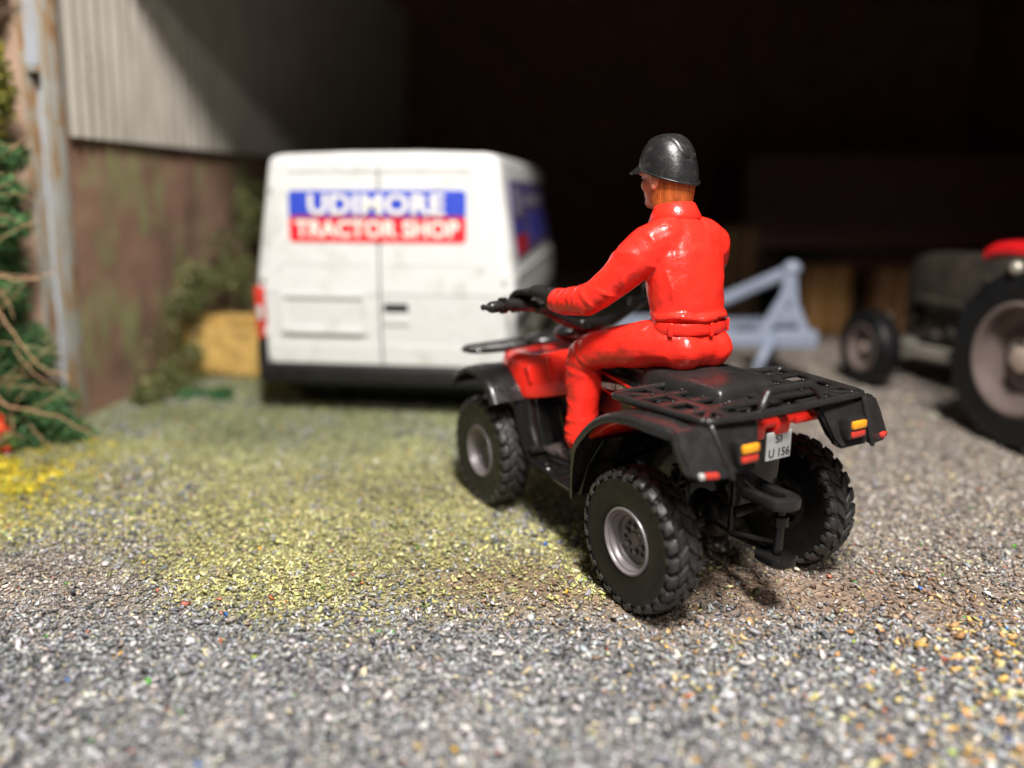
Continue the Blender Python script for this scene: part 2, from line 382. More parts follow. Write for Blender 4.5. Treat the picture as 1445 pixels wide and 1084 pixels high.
# chassis and engine
b = MB(); b.box((.1, 0, .30), (1.25, .26, .07), .02)
b.prism([(-.50, .34), (-.42, .66), (.36, .66), (.52, .50), (.50, .30), (.1, .27), (-.35, .27)], -.15, .15, bev=.02)
b.build('chassis', M['black_gloss'], quad)
b = MB()
for k in range(6): b.box((.12, 0, .42 + .026 * k), (.26, .40, .011), .003)
b.lathe([(.085, -.2), (.09, -.215), (.06, -.225), (0, -.226)], 24, Matrix.Translation((-.12, 0, .42)))
b.lathe([(.085, .2), (.09, .215), (.06, .225), (0, .226)], 24, Matrix.Translation((-.12, 0, .42))); b.box((-.12, 0, .42), (.17, .40, .2), .03)
b.build('engine', M['black_gloss'], quad)
b = MB(); b.tube([(-.543, -.40, .302), (-.543, .40, .302)], .026, 12); b.ball((-.543, .03, .32), (.10, .085, .10)); b.box((-.50, 0, .33), (.10, .22, .12), .025)
b.tube([(-.543, .30, .302), (-.543, .36, .302)], .06, 16); b.tube([(-.543, -.30, .302), (-.543, -.36, .302)], .06, 16)
b.build('rear_axle', M['black'], quad)
b = MB(); b.tube([(.767, -.40, .302), (.767, .40, .302)], .024, 12); b.ball((.745, 0, .33), (.1, .08, .08))
for s in (1, -1): b.tube([(.68, s * .1, .28), (.767, s * .36, .27)], .014); b.tube([(.84, s * .1, .28), (.767, s * .36, .27)], .014); b.tube([(.72, s * .12, .42), (.767, s * .36, .38)], .012)
b.build('front_axle', M['black'], quad)
for s in (1, -1):
    for (x, yb, yt, zt) in ((-.50, .25, .19, .70), (.72, .28, .18, .66)):
        c = MB(); p0, p1 = Vector((x, s * yb, .34)), Vector((x - .02, s * yt, zt)); c.tube([p0, p1], .014, 8)
        pts = []
        for k in range(61):
            q = p0.lerp(p1, .12 + .7 * k / 60); g = k / 60 * 2 * math.pi * 7; pts.append(q + Vector((math.cos(g) * .033, math.sin(g) * .033, 0)))
        c.tube(pts, .007, 6); c.build('shock_absorber', M['black'], quad)
for s in (1, -1):
    b = MB(); b.box((.15, s * .31, .345), (.48, .24, .018), .006); b.tube([(.42, s * .30, .37), (.40, s * .43, .362), (.28, s * .44, .352), (-.06, s * .44, .338), (-.10, s * .30, .338)], .014, 8)
    for k in range(6): b.box((-.02 + .07 * k, s * .32, .357), (.016, .2, .012), .003)
    b.tube([(.385, s * .25, .392), (.385, s * .425, .392)], .018, 10); b.build('footboard', M['black_gloss'], quad)
    # mud guard behind the front wheel
    g = MB(); secs = []
    for (x, z, y0, y1) in ((.505, .655, .15, .43), (.495, .60, .15, .44), (.47, .52, .15, .44), (.44, .44, .15, .435), (.415, .385, .15, .425), (.39, .36, .15, .41)):
        secs.append([(x, s * y0, z), (x - .012, s * (y0 + .13), z), (x + .012, s * (y1 - .02), z), (x + .03, s * y1, z), (x + .048, s * (y1 - .015), z), (x + .02, s * (y0 + .12), z), (x + .04, s * y0, z)])
    g.loft(secs); g.tube([(.50, s * .32, .65), (.462, s * .32, .50), (.405, s * .31, .37)], .011, 8); g.tube([(.50, s * .385, .65), (.462, s * .385, .50), (.405, s * .375, .37)], .011, 8)
    g.build('mud_guard', M['black_gloss'], quad)
    p = MB(); p.prism([(.53, .66), (.40, .69), (.08, .64), (-.04, .52), (-.05, .36), (.42, .35), (.46, .42)], s * .20, s * .255, bev=.014)
    p.prism([(.44, .61), (.34, .63), (.28, .46), (.40, .44)], s * .255, s * .268, bev=.006); p.prism([(.24, .61), (.10, .58), (.06, .44), (.20, .45)], s * .255, s * .268, bev=.006)
    p.build('side_panel', M['black_gloss'], quad)

# fenders: a section swept along an arch, with a rolled outer lip
def fender(path, yin, yout, s, lip=.035, th=.014, name='fender', mat='black', yin_list=None):
    path = curve_pts([(x, 0, z) for x, z in path], 5); n = len(path); secs = []
    for i, p in enumerate(path):
        a = path[max(0, i - 1)]; c = path[min(n - 1, i + 1)]; t = (c - a).normalized(); nm = Vector((-t.z, 0, t.x))
        if nm.dot(Vector((0, 0, 1)) + Vector((0.3, 0, 0)) * 0) < 0 and abs(t.z) < .9: nm = -nm
        secs.append((p, nm))
    # keep normals pointing away from the wheel centre
    ctr = sum((p for p in path), Vector()) / n - Vector((0, 0, .25)); out = []
    for i, (p, nm) in enumerate(secs):
        if nm.dot(p - ctr) < 0: nm = -nm
        yi = yin_list(i / (n - 1)) if yin_list else yin; yo = yout(i / (n - 1)) if callable(yout) else yout
        prof = [(yi, 0), ((yi + yo) / 2, .004), (yo - .03, 0), (yo - .008, -.006), (yo, -.018), (yo, -lip), (yo - th, -lip), (yo - th, -.026), (yo - .032, -th), ((yi + yo) / 2, -th + .004), (yi, -th)]
        out.append([p + nm * d + Vector((0, s * y, 0)) for y, d in prof])
    return MB().loft(out).build(name, M[mat], quad, 50)
for s in (1, -1):
    rf = fender([(-.045, .33), (-.10, .44), (-.17, .575), (-.26, .70), (-.37, .795), (-.50, .848), (-.66, .865), (-.78, .858), (-.86, .845)], .16, lambda u: .475 + .10 * min(1, u * 3.2) - .05 * max(0, (u - .8) / .2), s, .04, name='rear_fender')
    ff = fender([(1.00, .655), (.975, .70), (.92, .745), (.84, .775), (.75, .785), (.67, .775), (.60, .745), (.545, .70), (.505, .64)], .34, .575, s, .035, name='front_fender')
    # black wedge closing the front of the rear wheel arch
    MB().prism([(-.05, .335), (-.02, .36), (-.10, .56), (-.20, .68), (-.30, .66), (-.18, .50), (-.13, .345)], s * .17, s * .46, bev=.012).build('arch_panel', M['black_gloss'], quad)
    MB().prism([(-.25, .690), (-.38, .772), (-.50, .822), (-.66, .838), (-.80, .83), (-.80, .815), (-.66, .823), (-.50, .80), (-.39, .75), (-.27, .665)], s * .17, s * .52, bev=.004).build('fender_liner', M['red_paint'], quad)
    # corner flap at the rear of the fender: an outer facet, a ridge and an inner panel with the lamp box
    def slab(f, pts, th, bev):
        b = bmesh.new(); n = len(pts); v0 = [b.verts.new((x, s * y, z)) for x, y, z in pts]; v1 = [b.verts.new((x + th, s * y, z + .004)) for x, y, z in pts]
        b.faces.new(v0); b.faces.new(v1[::-1]); [b.faces.new((v0[i], v1[i], v1[(i + 1) % n], v0[(i + 1) % n])) for i in range(n)]
        bmesh.ops.recalc_face_normals(b, faces=b.faces); bmesh.ops.bevel(b, geom=list(b.edges), offset=bev, segments=2, affect='EDGES'); f.bm(b)
    f = MB(); slab(f, [(-.885, .415, .868), (-.845, .552, .852), (-.872, .562, .80), (-.925, .548, .705), (-.955, .50, .692), (-.972, .385, .692)], .045, .010)
    slab(f, [(-.875, .165, .850), (-.875, .425, .866), (-.955, .392, .694), (-.945, .23, .690), (-.930, .205, .735)], .05, .012)
    slab(f, [(-.74, .165, .858), (-.74, .545, .862), (-.845, .550, .858), (-.885, .42, .871), (-.875, .165, .853)], .0, .0) if 0 else f.add([(-.74, s * .165, .850), (-.74, s * .545, .850), (-.85, s * .548, .842), (-.88, s * .42, .858), (-.87, s * .17, .842), (-.74, s * .165, .835), (-.74, s * .545, .835), (-.85, s * .548, .827), (-.88, s * .42, .843), (-.87, s * .17, .827)], [(0, 1, 2, 3, 4), (9, 8, 7, 6, 5), (0, 5, 6, 1), (1, 6, 7, 2), (2, 7, 8, 3), (3, 8, 9, 4), (4, 9, 5, 0)])
    f.tube([(-.885, s * .420, .866), (-.93, s * .405, .78), (-.968, s * .388, .698)], .011, 8, round_caps=True)
    f.box((-.930, s * .300, .772), (.06, .104, .090), .012, (0, R(4), 0)); f.build('corner_flap', M['black'], rf, 30)
    lp = MB().box((-.960, s * .300, .791), (.02, .082, .032), .006, (0, R(4), 0)).build('tail_light', M['amber'], rf); lp['label'] = 'amber upper lens'
    lp = MB().box((-.958, s * .300, .752), (.02, .082, .026), .006, (0, R(4), 0)).build('tail_light', M['red_lens'], rf); lp['label'] = 'dull red lower lens'
    MB().box((-.948 if s > 0 else -.936, s * (.468 if s > 0 else .498), .712), (.024, .050, .021), .005, (0, 0, s * R(-18))).build('reflector', M['red_lens'], rf)
    if s > 0: MB().box((-.936 if s > 0 else -.950, s * (.506 if s > 0 else .460), .712), (.024, .022, .021), .005, (0, 0, s * R(-18))).build('reflector', M['white_dot'], rf)

# red bodywork
b = MB(); secs = []
for (x, hw, zt, zb, cr) in ((1.03, .15, .745, .66, .02), (.98, .22, .79, .665, .03), (.86, .34, .835, .68, .04), (.74, .39, .855, .69, .05), (.64, .405, .862, .66, .08), (.56, .405, .862, .645, .10), (.50, .39, .875, .640, .12), (.42, .33, .905, .66, .12), (.32, .265, .925, .69, .1), (.22, .215, .925, .715, .07), (.16, .19, .90, .73, .05)):
    secs.append([(x, -hw, zb), (x, -hw, zb + (zt - zb) * .45), (x, -hw + cr * .35, zt - cr * .5), (x, -hw + cr * 1.1, zt), (x, 0, zt + .02), (x, hw - cr * 1.1, zt), (x, hw - cr * .35, zt - cr * .5), (x, hw, zb + (zt - zb) * .45), (x, hw, zb), (x, hw * .6, zb), (x, -hw * .6, zb)])
o = b.loft(secs).build('front_bodywork', M['red_paint'], quad, 60); applied(o, ('BEVEL', dict(width=.01, segments=2, limit_method='ANGLE')), ('SUBSURF', dict(levels=1)))
for s in (1, -1):
    MB().box((.50, s * .36, .77), (.05, .03, .09), .008, (0, R(20), 0)).build('body_vent', M['red_paint'], quad); MB().box((.40, s * .30, .82), (.03, .03, .11), .008, (0, R(20), 0)).build('body_vent', M['red_paint'], quad)
b = MB(); b.box((-.795, -.02, .812), (.07, .44, .04), .014); b.box((-.80, .125, .790), (.075, .085, .075), .014); b.box((-.80, -.015, .79), (.07, .08, .06), .012)
b.box((-.80, -.16, .805), (.07, .15, .035), .012); b.build('rear_bodywork', M['red_paint'], quad)
MB().box((-.53, 0, .822), (.58, .74, .03), .012).build('rack_base', M['black'], quad)
for s in (1, -1): MB().box((-.60, s * .385, .838), (.16, .030, .022), .008, (0, 0, s * R(-5))).build('trim_strip', M['red_paint'], quad); MB().box((-.36, s * .37, .835), (.14, .030, .022), .008).build('trim_strip', M['red_paint'], quad)
MB().box((-.72, 0, .62), (.03, .26, .36), .008).build('tail_panel', M['black_gloss'], quad)
# headlights at the front
for s in (1, -1): MB().ball((1.0, s * .12, .735), (.05, .07, .045)).build('headlight', M['clear'], quad)

# tank cover, seat
b = MB(); secs = []
for (x, hw, zt, zb) in ((.40, .06, .99, .90), (.34, .09, 1.0, .90), (.24, .11, .975, .88), (.16, .12, .945, .86)):
    secs.append([(x, hw * math.cos(R(a)), zb + (zt - zb) * max(0, math.sin(R(a))) ** .7) for a in range(0, 181, 18)])
b.loft(secs).build('tank_cover', M['black'], quad, 60)
b = MB(); secs = []
for (x, hw, zt, zb) in ((.24, .09, .925, .86), (.20, .115, .945, .80), (.05, .13, .925, .77), (-.12, .15, .912, .77), (-.19, .185, .928, .79), (-.24, .20, .940, .80), (-.42, .205, .942, .82), (-.56, .19, .936, .83), (-.64, .172, .928, .84), (-.662, .165, .915, .84), (-.672, .15, .87, .845)):
    c = (zt - zb); secs.append([(x, hw * 1.05, zb), (x, hw * 1.04, zb + c * .35), (x, hw * .99, zb + c * .76), (x, hw * .90, zb + c * .97), (x, hw * .6, zt), (x, 0, zt + .006), (x, -hw * .6, zt), (x, -hw * .90, zb + c * .97), (x, -hw * .99, zb + c * .76), (x, -hw * 1.04, zb + c * .35), (x, -hw * 1.05, zb)])
o = b.loft(secs).build('seat', M['seat'], quad, 60); applied(o, ('SUBSURF', dict(levels=2)))
b = MB(); b.tube([(-.20, .20, .845), (-.42, .222, .862), (-.60, .19, .868), (-.672, .12, .872), (-.672, -.12, .872), (-.60, -.19, .868), (-.42, -.222, .862), (-.20, -.20, .845)], .007, 6); b.build('seat_piping', M['seat'], quad)
for s in (1, -1):
    p = MB(); p.prism([(.14, .88), (-.28, .84), (-.38, .80), (-.20, .68), (-.02, .62), (.12, .66)], s * .13, s * .205, bev=.012); pan = p.build('seat_side_panel', M['black_gloss'], quad)
    st = MB(); st.tube([(.13, s * .207, .862), (-.08, s * .209, .835), (-.25, s * .209, .806)], .006, 6); st.tube([(.10, s * .209, .78), (-.05, s * .209, .755), (-.28, s * .209, .735)], .005, 6); st.build('pinstripe', M['red_paint'], pan)
    x = (-1, 0, .10) if s > 0 else (1, 0, -.10)
    text('lettering', 'MASSEY FERGUSON', .30, .030, M['letter'], pan, frame((-.06, s * .207, .805), x, (0, 0, 1)), .004, .02)

# rear rack
rk = MB(); z = .882; loop = [(-.37, .43), (-.39, .475), (-.44, .485), (-.80, .44), (-.85, .425), (-.875, .38), (-.885, 0), (-.875, -.38), (-.85, -.425), (-.80, -.44), (-.44, -.485), (-.39, -.475), (-.37, -.43), (-.36, -.2), (-.36, .2)]
lp = curve_pts([(x, y, z) for x, y in loop + loop[:1]], 4)[:-1]
rk.tube(lp, .0165, 10, closed=True)
rack = rk.build('rear_rack', M['rack'], quad, 60)
sl = MB()
for x, h in ((-.49, .46), (-.615, .455), (-.74, .435)): sl.box((x, 0, z - .001), (.046, h * 2, .018), .006)
sl.build('cross_bar', M['rack'], rack)
sl = MB()
for y in (-.30, 0, .30): sl.box((-.74 if abs(y) < .2 else -.63, y, z + .001), (.28 if abs(y) < .2 else .50, .048, .016), .005)
for s in (1, -1): sl.box((-.80, s * .36, z), (.14, .028, .016), .005, (0, 0, s * R(-48))); sl.box((-.43, s * .40, z), (.15, .03, .016), .005, (0, 0, s * R(55))); sl.tube([(-.52, s * .36, z - .01), (-.52, s * .33, .80)], .012); sl.tube([(-.78, s * .30, z - .01), (-.76, s * .28, .80)], .012)
sl.build('slat', M['rack'], rack)
for x in (-.49, -.615, -.74, -.86):
    for y in (-.37, -.215, 0, .215, .37): MB().ball((x, y, z + .012), (.008, .008, .006), 8).build('stud', M['rack'], rack)
g = MB(); g.tube(curve_pts([(-.88, .170, z), (-.875, .160, z + .03), (-.865, .125, z + .068), (-.86, .10, z + .076), (-.86, 0, z + .078), (-.86, -.10, z + .076), (-.865, -.125, z + .068), (-.875, -.160, z + .03), (-.88, -.170, z)], 4), .0165, 10); g.build('grab_rail', M['rack'], rack)

# front rack
rk = MB(); z = .845; loop = [(.83, .42), (.86, .50), (.92, .525), (.975, .50), (1.0, .42), (1.04, 0), (1.0, -.42), (.975, -.50), (.92, -.525), (.86, -.50), (.83, -.42), (.80, 0)]
rk.tube(curve_pts([(x, y, z) for x, y in loop + loop[:1]], 4)[:-1], .0135, 8, closed=True)
for y in (-.40, -.27, -.135, 0, .135, .27, .40): rk.box((.92, y, z), (.22, .035, .012), .004)
for s in (1, -1): rk.tube([(.86, s * .3, z), (.86, s * .29, .78)], .011); rk.tube([(.98, s * .2, z), (.96, s * .18, .74)], .011)
rk.prism([(x * .995 + .004, y * .985) for x, y in loop], z - .006, z + .004, 'xy'); rk.build('front_rack', M['black_gloss'], quad, 60)

# handlebar
hb = MB()
bar = curve_pts([(.42, .64, 1.150), (.425, .50, 1.158), (.43, .36, 1.135), (.445, .20, 1.06), (.455, .08, 1.02), (.455, -.08, 1.02), (.445, -.20, 1.06), (.43, -.36, 1.135), (.425, -.50, 1.158), (.42, -.64, 1.150)], 5)
hb.tube(bar, [.016 + .016 * math.exp(-(p.y / .27) ** 4) for p in bar], 12, round_caps=True); hb.tube([(.60, 0, .84), (.455, 0, 1.02)], .03, 12); hb.box((.455, 0, 1.02), (.07, .20, .06), .02)
handle = hb.build('handlebar', M['black_gloss'], quad, 60)
for s in (1, -1):
    MB().tube([(.421, s * .62, 1.152), (.425, s * .50, 1.158), (.43, s * .38, 1.140)], .029, 14, round_caps=True).build('grip', M['black'], handle)
    MB().tube([(.424, s * .545, 1.156), (.423, s * .57, 1.156)], .040, 14).build('collar', M['black_gloss'], handle)
    MB().tube(curve_pts([(.45, s * .33, 1.13), (.50, s * .38, 1.145), (.505, s * .50, 1.148), (.48, s * .63, 1.145)], 4), .010, 8, round_caps=True).ball((.48, s * .635, 1.145), .016, 10).build('brake_lever', M['black_gloss'], handle)
    MB().box((.45, s * .29, 1.115), (.075, .08, .055), .016).tube(curve_pts([(.47, s * .28, 1.13), (.56, s * .22, 1.12), (.60, s * .1, 1.02), (.60, s * .04, .90)], 5), .008, 6).build('switch_box', M['black_gloss'], handle)
b = MB(); b.ball((.58, 0, .955), (.10, .15, .06), 20); b.box((.53, 0, .985), (.10, .18, .03), .012, (0, R(-24), 0)); b.build('headlamp_pod', M['black'], quad)
b = MB(); b.ball((.84, .02, .875), (.10, .16, .05), 18); b.build('rack_pad', M['black'], quad)

# plate
pb = MB().box((-.82, -.01, .712), (.008, .138, .116), .003).build('number_plate', M['plate'], quad)
text('lettering', 'SI', .035, .031, M['ink'], pb, frame((-.8255, -.004, .741), (0, -1, 0), (0, 0, 1)), .002, .0)
text('lettering', 'U 156', .116, .035, M['ink'], pb, frame((-.8255, -.012, .684), (0, -1, 0), (0, 0, 1)), .002, .0)
# hitch
b = MB(); b.prism([(-.64, .078), (-.86, .078), (-.90, .070), (-.930, .044), (-.94, 0), (-.930, -.044), (-.90, -.070), (-.86, -.078), (-.64, -.078), (-.64, -.030), (-.85, -.030), (-.875, -.018), (-.88, 0), (-.875, .018), (-.85, .030), (-.64, .030)], .470, .515, 'xy', .009)
b.box((-.66, 0, .49), (.05, .16, .06), .012); b.build('tow_bar', M['black'], quad)
b = MB(); b.tube([(-.87, 0, .48), (-.87, 0, .27)], .020, 10); b.tube([(-.87, 0, .39), (-.87, 0, .43)], .034, 12); b.prism(rrect(.16, .12, .045), .225, .262, 'xy', .006, Matrix.Translation((-.86, 0, 0)))
b.tube([(-.87, 0, .31), (-.70, .10, .315), (-.60, .12, .34)], .010, 8); b.tube([(-.87, 0, .26), (-.60, .0, .25)], .012, 8); b.tube([(-.70, .10, .315), (-.70, .10, .48)], .010, 8)
b.build('hitch_bracket', M['black_gloss'], quad)

# ================================================================ RIDER
S0 = Vector((-.40, 0, .935)); hd = Matrix.Rotation(QR, 3, 'Z')
rider = thing('person', 'rider in red boiler suit, black gloves and dark peaked helmet, sitting on the quad bike', 'person', Vector(QL) + hd @ S0, QR)
TS = Matrix.Translation(-S0)
def rb(mb, name, mat, parent=None, smooth=60):
    mb.v = [tuple(Vector(p) - S0) for p in mb.v]; return mb.build(name, mat, parent or rider, smooth)
LEGP = [(-.28, .09, 1.04), (-.17, .155, 1.025), (-.03, .205, .995), (.08, .245, .965), (.145, .256, .925), (.155, .262, .85), (.142, .268, .74), (.138, .272, .64), (.142, .275, .55), (.142, .275, .50)]
LEGR = [.110, .110, .100, .094, .096, .090, .084, .078, .078, .074]
ARMP = [(-.205, .10, 1.49), (-.192, .170, 1.462), (-.165, .226, 1.405), (-.115, .285, 1.325), (-.06, .338, 1.252), (-.005, .37, 1.215), (.08, .38, 1.20), (.16, .385, 1.197), (.205, .385, 1.195)]
ARMR = [.10, .102, .094, .080, .072, .070, .064, .060, .056]
TORP = [(-.275, 0, 1.04), (-.280, 0, 1.12), (-.268, 0, 1.20), (-.243, 0, 1.31), (-.222, 0, 1.41), (-.198, 0, 1.485), (-.172, 0, 1.545), (-.150, 0, 1.60)]
TORR = [(.120, .158), (.122, .168), (.132, .180), (.139, .193), (.137, .195), (.120, .174), (.09, .112), (.07, .075)]
def skel(g):
    """the rider's body as overlapping limbs; g scales the girth"""
    b = MB(); k = dict(round_caps=True)
    b.ball((-.275, 0, 1.03), (.155 * g, .178 * g, .105 * g), 24)
    for s in (1, -1): b.ball((-.315, s * .075, 1.022), (.120 * g, .100 * g, .098 * g), 20)
    b.tube(TORP, [(a * g, c * g) for a, c in TORR], 24, **k)
    for s in (1, -1):
        b.tube([(x + (.02 if s < 0 and 2 < i < 6 else 0), s * (y - (.03 if s < 0 and 1 < i < 6 else 0)), z) for i, (x, y, z) in enumerate(ARMP)], [r * g for r in ARMR], 18, **k); b.tube([(x, s * y, z) for x, y, z in LEGP], [r * g for r in LEGR], 18, **k)
    return b
def fold(b, P, Rr, s, t, a0, a1, slant, r, n=10):
    """a cloth fold: an arc lying on a limb at station t, between two angles, drifting along the limb by slant"""
    pts = []
    for i in range(n + 1):
        u = i / n; q = max(0, min(len(P) - 1.001, t + slant * (u - .5))); k = int(q); f = q - k
        c = Vector(P[k]).lerp(Vector(P[k + 1]), f); d = (Vector(P[k + 1]) - Vector(P[k])).normalized(); rr = Rr[k] + (Rr[k + 1] - Rr[k]) * f
        up = Vector((0, 0, 1)) if abs(d.z) < .8 else Vector((1, 0, 0)); up = (up - d * up.dot(d)).normalized(); sd = d.cross(up); sd = sd if sd.y > 0 else -sd
        g = R(a0 + (a1 - a0) * u); p = c + (sd * math.cos(g) + up * math.sin(g)) * (rr - r * .25); pts.append((p.x, s * p.y, p.z))
    rs = [r * (.35 + .65 * math.sin(math.pi * (i + .5) / (n + 1))) for i in range(n + 1)]; b.tube(pts, rs, 8, round_caps=True)
HC = Vector((-.085, 0, 1.755)); HM = Matrix.Translation(HC) @ Matrix.Rotation(R(10), 4, 'Z') @ Matrix.Rotation(R(3), 4, 'Y') @ Matrix.Scale(1.0, 4)   # head frame
b = skel(.80); b.tube([(-.16, 0, 1.55), (-.14, 0, 1.62), (-.12, 0, 1.70)], [.075, .073, .078], 18, round_caps=True)
b.ball((-.01, 0, .03), (.118, .096, .135), 24, HM); b.ball((.035, 0, -.055), (.078, .073, .085), 20, HM); b.ball((.085, 0, -.105), (.034, .036, .03), 14, HM)
b.ball((.118, 0, -.02), (.022, .015, .032), 12, HM); b.ball((.128, 0, -.038), (.017, .018, .014), 12, HM); b.ball((.102, 0, -.078), (.02, .03, .011), 12, HM)
for s in (1, -1):
    b.ball((.085, s * .042, .022), (.035, .035, .014), 12, HM); b.ball((.065, s * .062, -.03), (.03, .022, .03), 12, HM)
    b.ball((-.012, s * .098, -.018), (.026, .014, .040), 14, HM); b.ball((-.006, s * .104, -.045), (.014, .010, .014), 10, HM)
o = rb(b, 'body', M['skin']); applied(o, ('REMESH', dict(mode='VOXEL', voxel_size=.0085)), ('SMOOTH', dict(factor=.5, iterations=3)))
body = o
for s in (1, -1): e = MB().ball((.098, s * .036, .006), (.014, .016, .010), 12, HM); rb(e, 'eye', M['clear'], body)
# hair below the helmet
b = MB(); secs = []
for (z, k) in ((.0, .97), (-.015, 1.0), (-.04, 1.0), (-.075, .955), (-.115, .90), (-.13, .86)):
    sec = []
    for a in range(-100, 101, 8):
        g = R(180 + a); rx, ry = (.124 * k, .101 * k); sec.append(HM @ Vector((-.012 + rx * math.cos(g), ry * math.sin(g), z)))
    for a in range(100, -101, -8):
        g = R(180 + a); rx, ry = (.10 * k, .078 * k); sec.append(HM @ Vector((-.012 + rx * math.cos(g), ry * math.sin(g), z)))
    secs.append(sec)
b.loft(secs); rb(b, 'hair', M['hair'])

# overalls with folds pressed into the surface
b = skel(1.0)
b.tube([(-.281 + .134 * math.cos(2 * math.pi * k / 24), .174 * math.sin(2 * math.pi * k / 24), 1.168 + .006 * math.sin(5 * k)) for k in range(24)], [.015 + .003 * math.sin(k * 2.3) for k in range(24)], 10, closed=True)
fr = random.Random(3)
for s in (1, -1):
    for t, a0, a1, sl, r in () if s < 0 else ((4.6, -60, 100, .5, .012), (5.0, -50, 110, -.6, .011), (5.6, -40, 120, .6, .010), (6.3, -60, 110, -.5, .010), (6.9, -70, 100, .4, .009), (7.5, -70, 120, .15, .010), (7.8, -70, 120, -.1, .009),
                         (2.3, 20, 110, .8, .010), (2.9, -70, 10, -.7, .010), (3.6, -80, 30, .6, .011), (1.5, -80, -10, .8, .012)): fold(b, ARMP, ARMR, s, t, a0, a1, sl, r)
    for t, a0, a1, sl, r in ((1.0, 0, 75, -1.0, .009), (1.25, 5, 80, -1.1, .009), (1.5, 10, 85, -1.2, .009), (1.75, 0, 70, -1.0, .008), (3.4, -60, 60, .7, .010), (3.9, -70, 50, .8, .011), (4.4, -60, 70, .7, .011), (4.9, -80, 60, -.7, .010), (5.5, -60, 60, .9, .009), (6.3, -30, 80, -.9, .009),
                         (7.3, -60, 100, .3, .010), (7.9, -80, 110, -.2, .011), (8.4, -90, 110, .15, .011), (8.8, -90, 120, -.1, .012), (2.6, -40, 20, -.8, .008)): fold(b, LEGP, LEGR, s, t, a0, a1, sl, r)
TR_ = [c for a, c in TORR]
for s, p, r in ((1, [(-.33, .145, 1.215), (-.335, .15, 1.28), (-.30, .165, 1.36)], .011), 
                (1, [(-.30, .13, 1.47), (-.315, .10, 1.42), (-.335, .07, 1.36)], .010), (-1, [(-.295, .13, 1.47), (-.31, .11, 1.41), (-.33, .06, 1.37)], .010), (1, [(-.355, .125, 1.055), (-.30, .17, 1.075), (-.22, .205, 1.045)], .008), (1, [(-.39, .07, 1.07), (-.375, .12, 1.035), (-.33, .16, 1.01)], .007)):
    b.tube(curve_pts([(x, s * y, z) for x, y, z in p], 5), r, 8, round_caps=True)
o = rb(b, 'overalls', M['overalls'])
tx = bpy.data.textures.new('fold', 'CLOUDS'); tx.noise_scale = .16; tx.noise_depth = 2
applied(o, ('REMESH', dict(mode='VOXEL', voxel_size=.0075)), ('SMOOTH', dict(factor=.6, iterations=4)), ('DISPLACE', dict(texture=tx, strength=.022, mid_level=.5)), ('SMOOTH', dict(factor=.5, iterations=2)))
suit = o
def ringpts(c, rx, ry, n=28, tilt=0): return [(c[0] + rx * math.cos(2 * math.pi * k / n), c[1] + ry * math.sin(2 * math.pi * k / n), c[2] + tilt * rx * math.cos(2 * math.pi * k / n)) for k in range(n)]
b = MB(); b.tube(ringpts((-.282, 0, 1.120), .131, .176), [(.026, .007)] * 28, 10, closed=True)
for a in (180, 118, 242, 40, 320):
    g = R(a); b.box((-.282 + .142 * math.cos(g), .188 * math.sin(g), 1.118), (.010, .022, .060), .004, (0, 0, math.atan2(math.sin(g) / .186, math.cos(g) / .130)))
rb(b, 'belt', M['overalls'], suit)
b = MB(); secs = [ringpts((-.142 - d, 0, zc), r, r * 1.02, 32, -.16) for r, zc, d in ((.070, 1.585, 0), (.074, 1.630, 0), (.080, 1.640, 0), (.089, 1.634, .002), (.104, 1.600, .006), (.116, 1.572, .010), (.112, 1.562, .010), (.098, 1.575, .006))]; b.loft(secs, caps=False); rb(b, 'collar', M['overalls'], suit)

# helmet
b = MB(); RX, RY, RZ = .139, .122, .170; secs = []; base = Vector((-.010, 0, .010)); nseg = 48
def rim(g): return .050 * math.cos(g) - .004
for j in range(13):
    t = j / 12; sec = []
    for k in range(nseg):
        g = 2 * math.pi * k / nseg; z0 = rim(g); th = t * math.pi / 2 * .995
        sec.append(HM @ (base + Vector((RX * math.cos(g) * math.cos(th) ** .74, RY * math.sin(g) * math.cos(th) ** .74, z0 + (RZ - z0) * math.sin(th)))))
    secs.append(sec)
b.loft(secs); cap = rb(b, 'helmet', M['cap'])
b = MB(); b.tube([HM @ (base + Vector((RX * .995 * math.cos(2 * math.pi * k / nseg), RY * .995 * math.sin(2 * math.pi * k / nseg), rim(2 * math.pi * k / nseg) + .004))) for k in range(nseg)], .0055, 8, closed=True); rb(b, 'helmet_rim', M['cap'], cap)
b = MB(); secs = []
for j in range(9):
    g = R(-52 + 104 * j / 8); L = .060 * math.cos(g * .95) ** .8; e = Vector((RX * math.cos(g), RY * math.sin(g), rim(g) + .004)); d = Vector((1, .18 * math.sin(g), -.50)).normalized()
    secs.append([HM @ (base + e - d * .02 + Vector((0, 0, .006))), HM @ (base + e + d * L + Vector((0, 0, .004))), HM @ (base + e + d * (L + .004)), HM @ (base + e + d * L - Vector((0, 0, .006))), HM @ (base + e - d * .02 - Vector((0, 0, .006)))])
b.loft(secs); rb(b, 'peak', M['cap'], cap)
b = MB(); secs = []
def shell(g, th, k):
    z0 = rim(g); c = math.cos(th) ** .74; return HM @ (base + Vector((RX * math.cos(g) * c * k, RY * math.sin(g) * c * k, z0 + (RZ - z0) * math.sin(th) + (k - 1) * .15 * math.sin(th))))
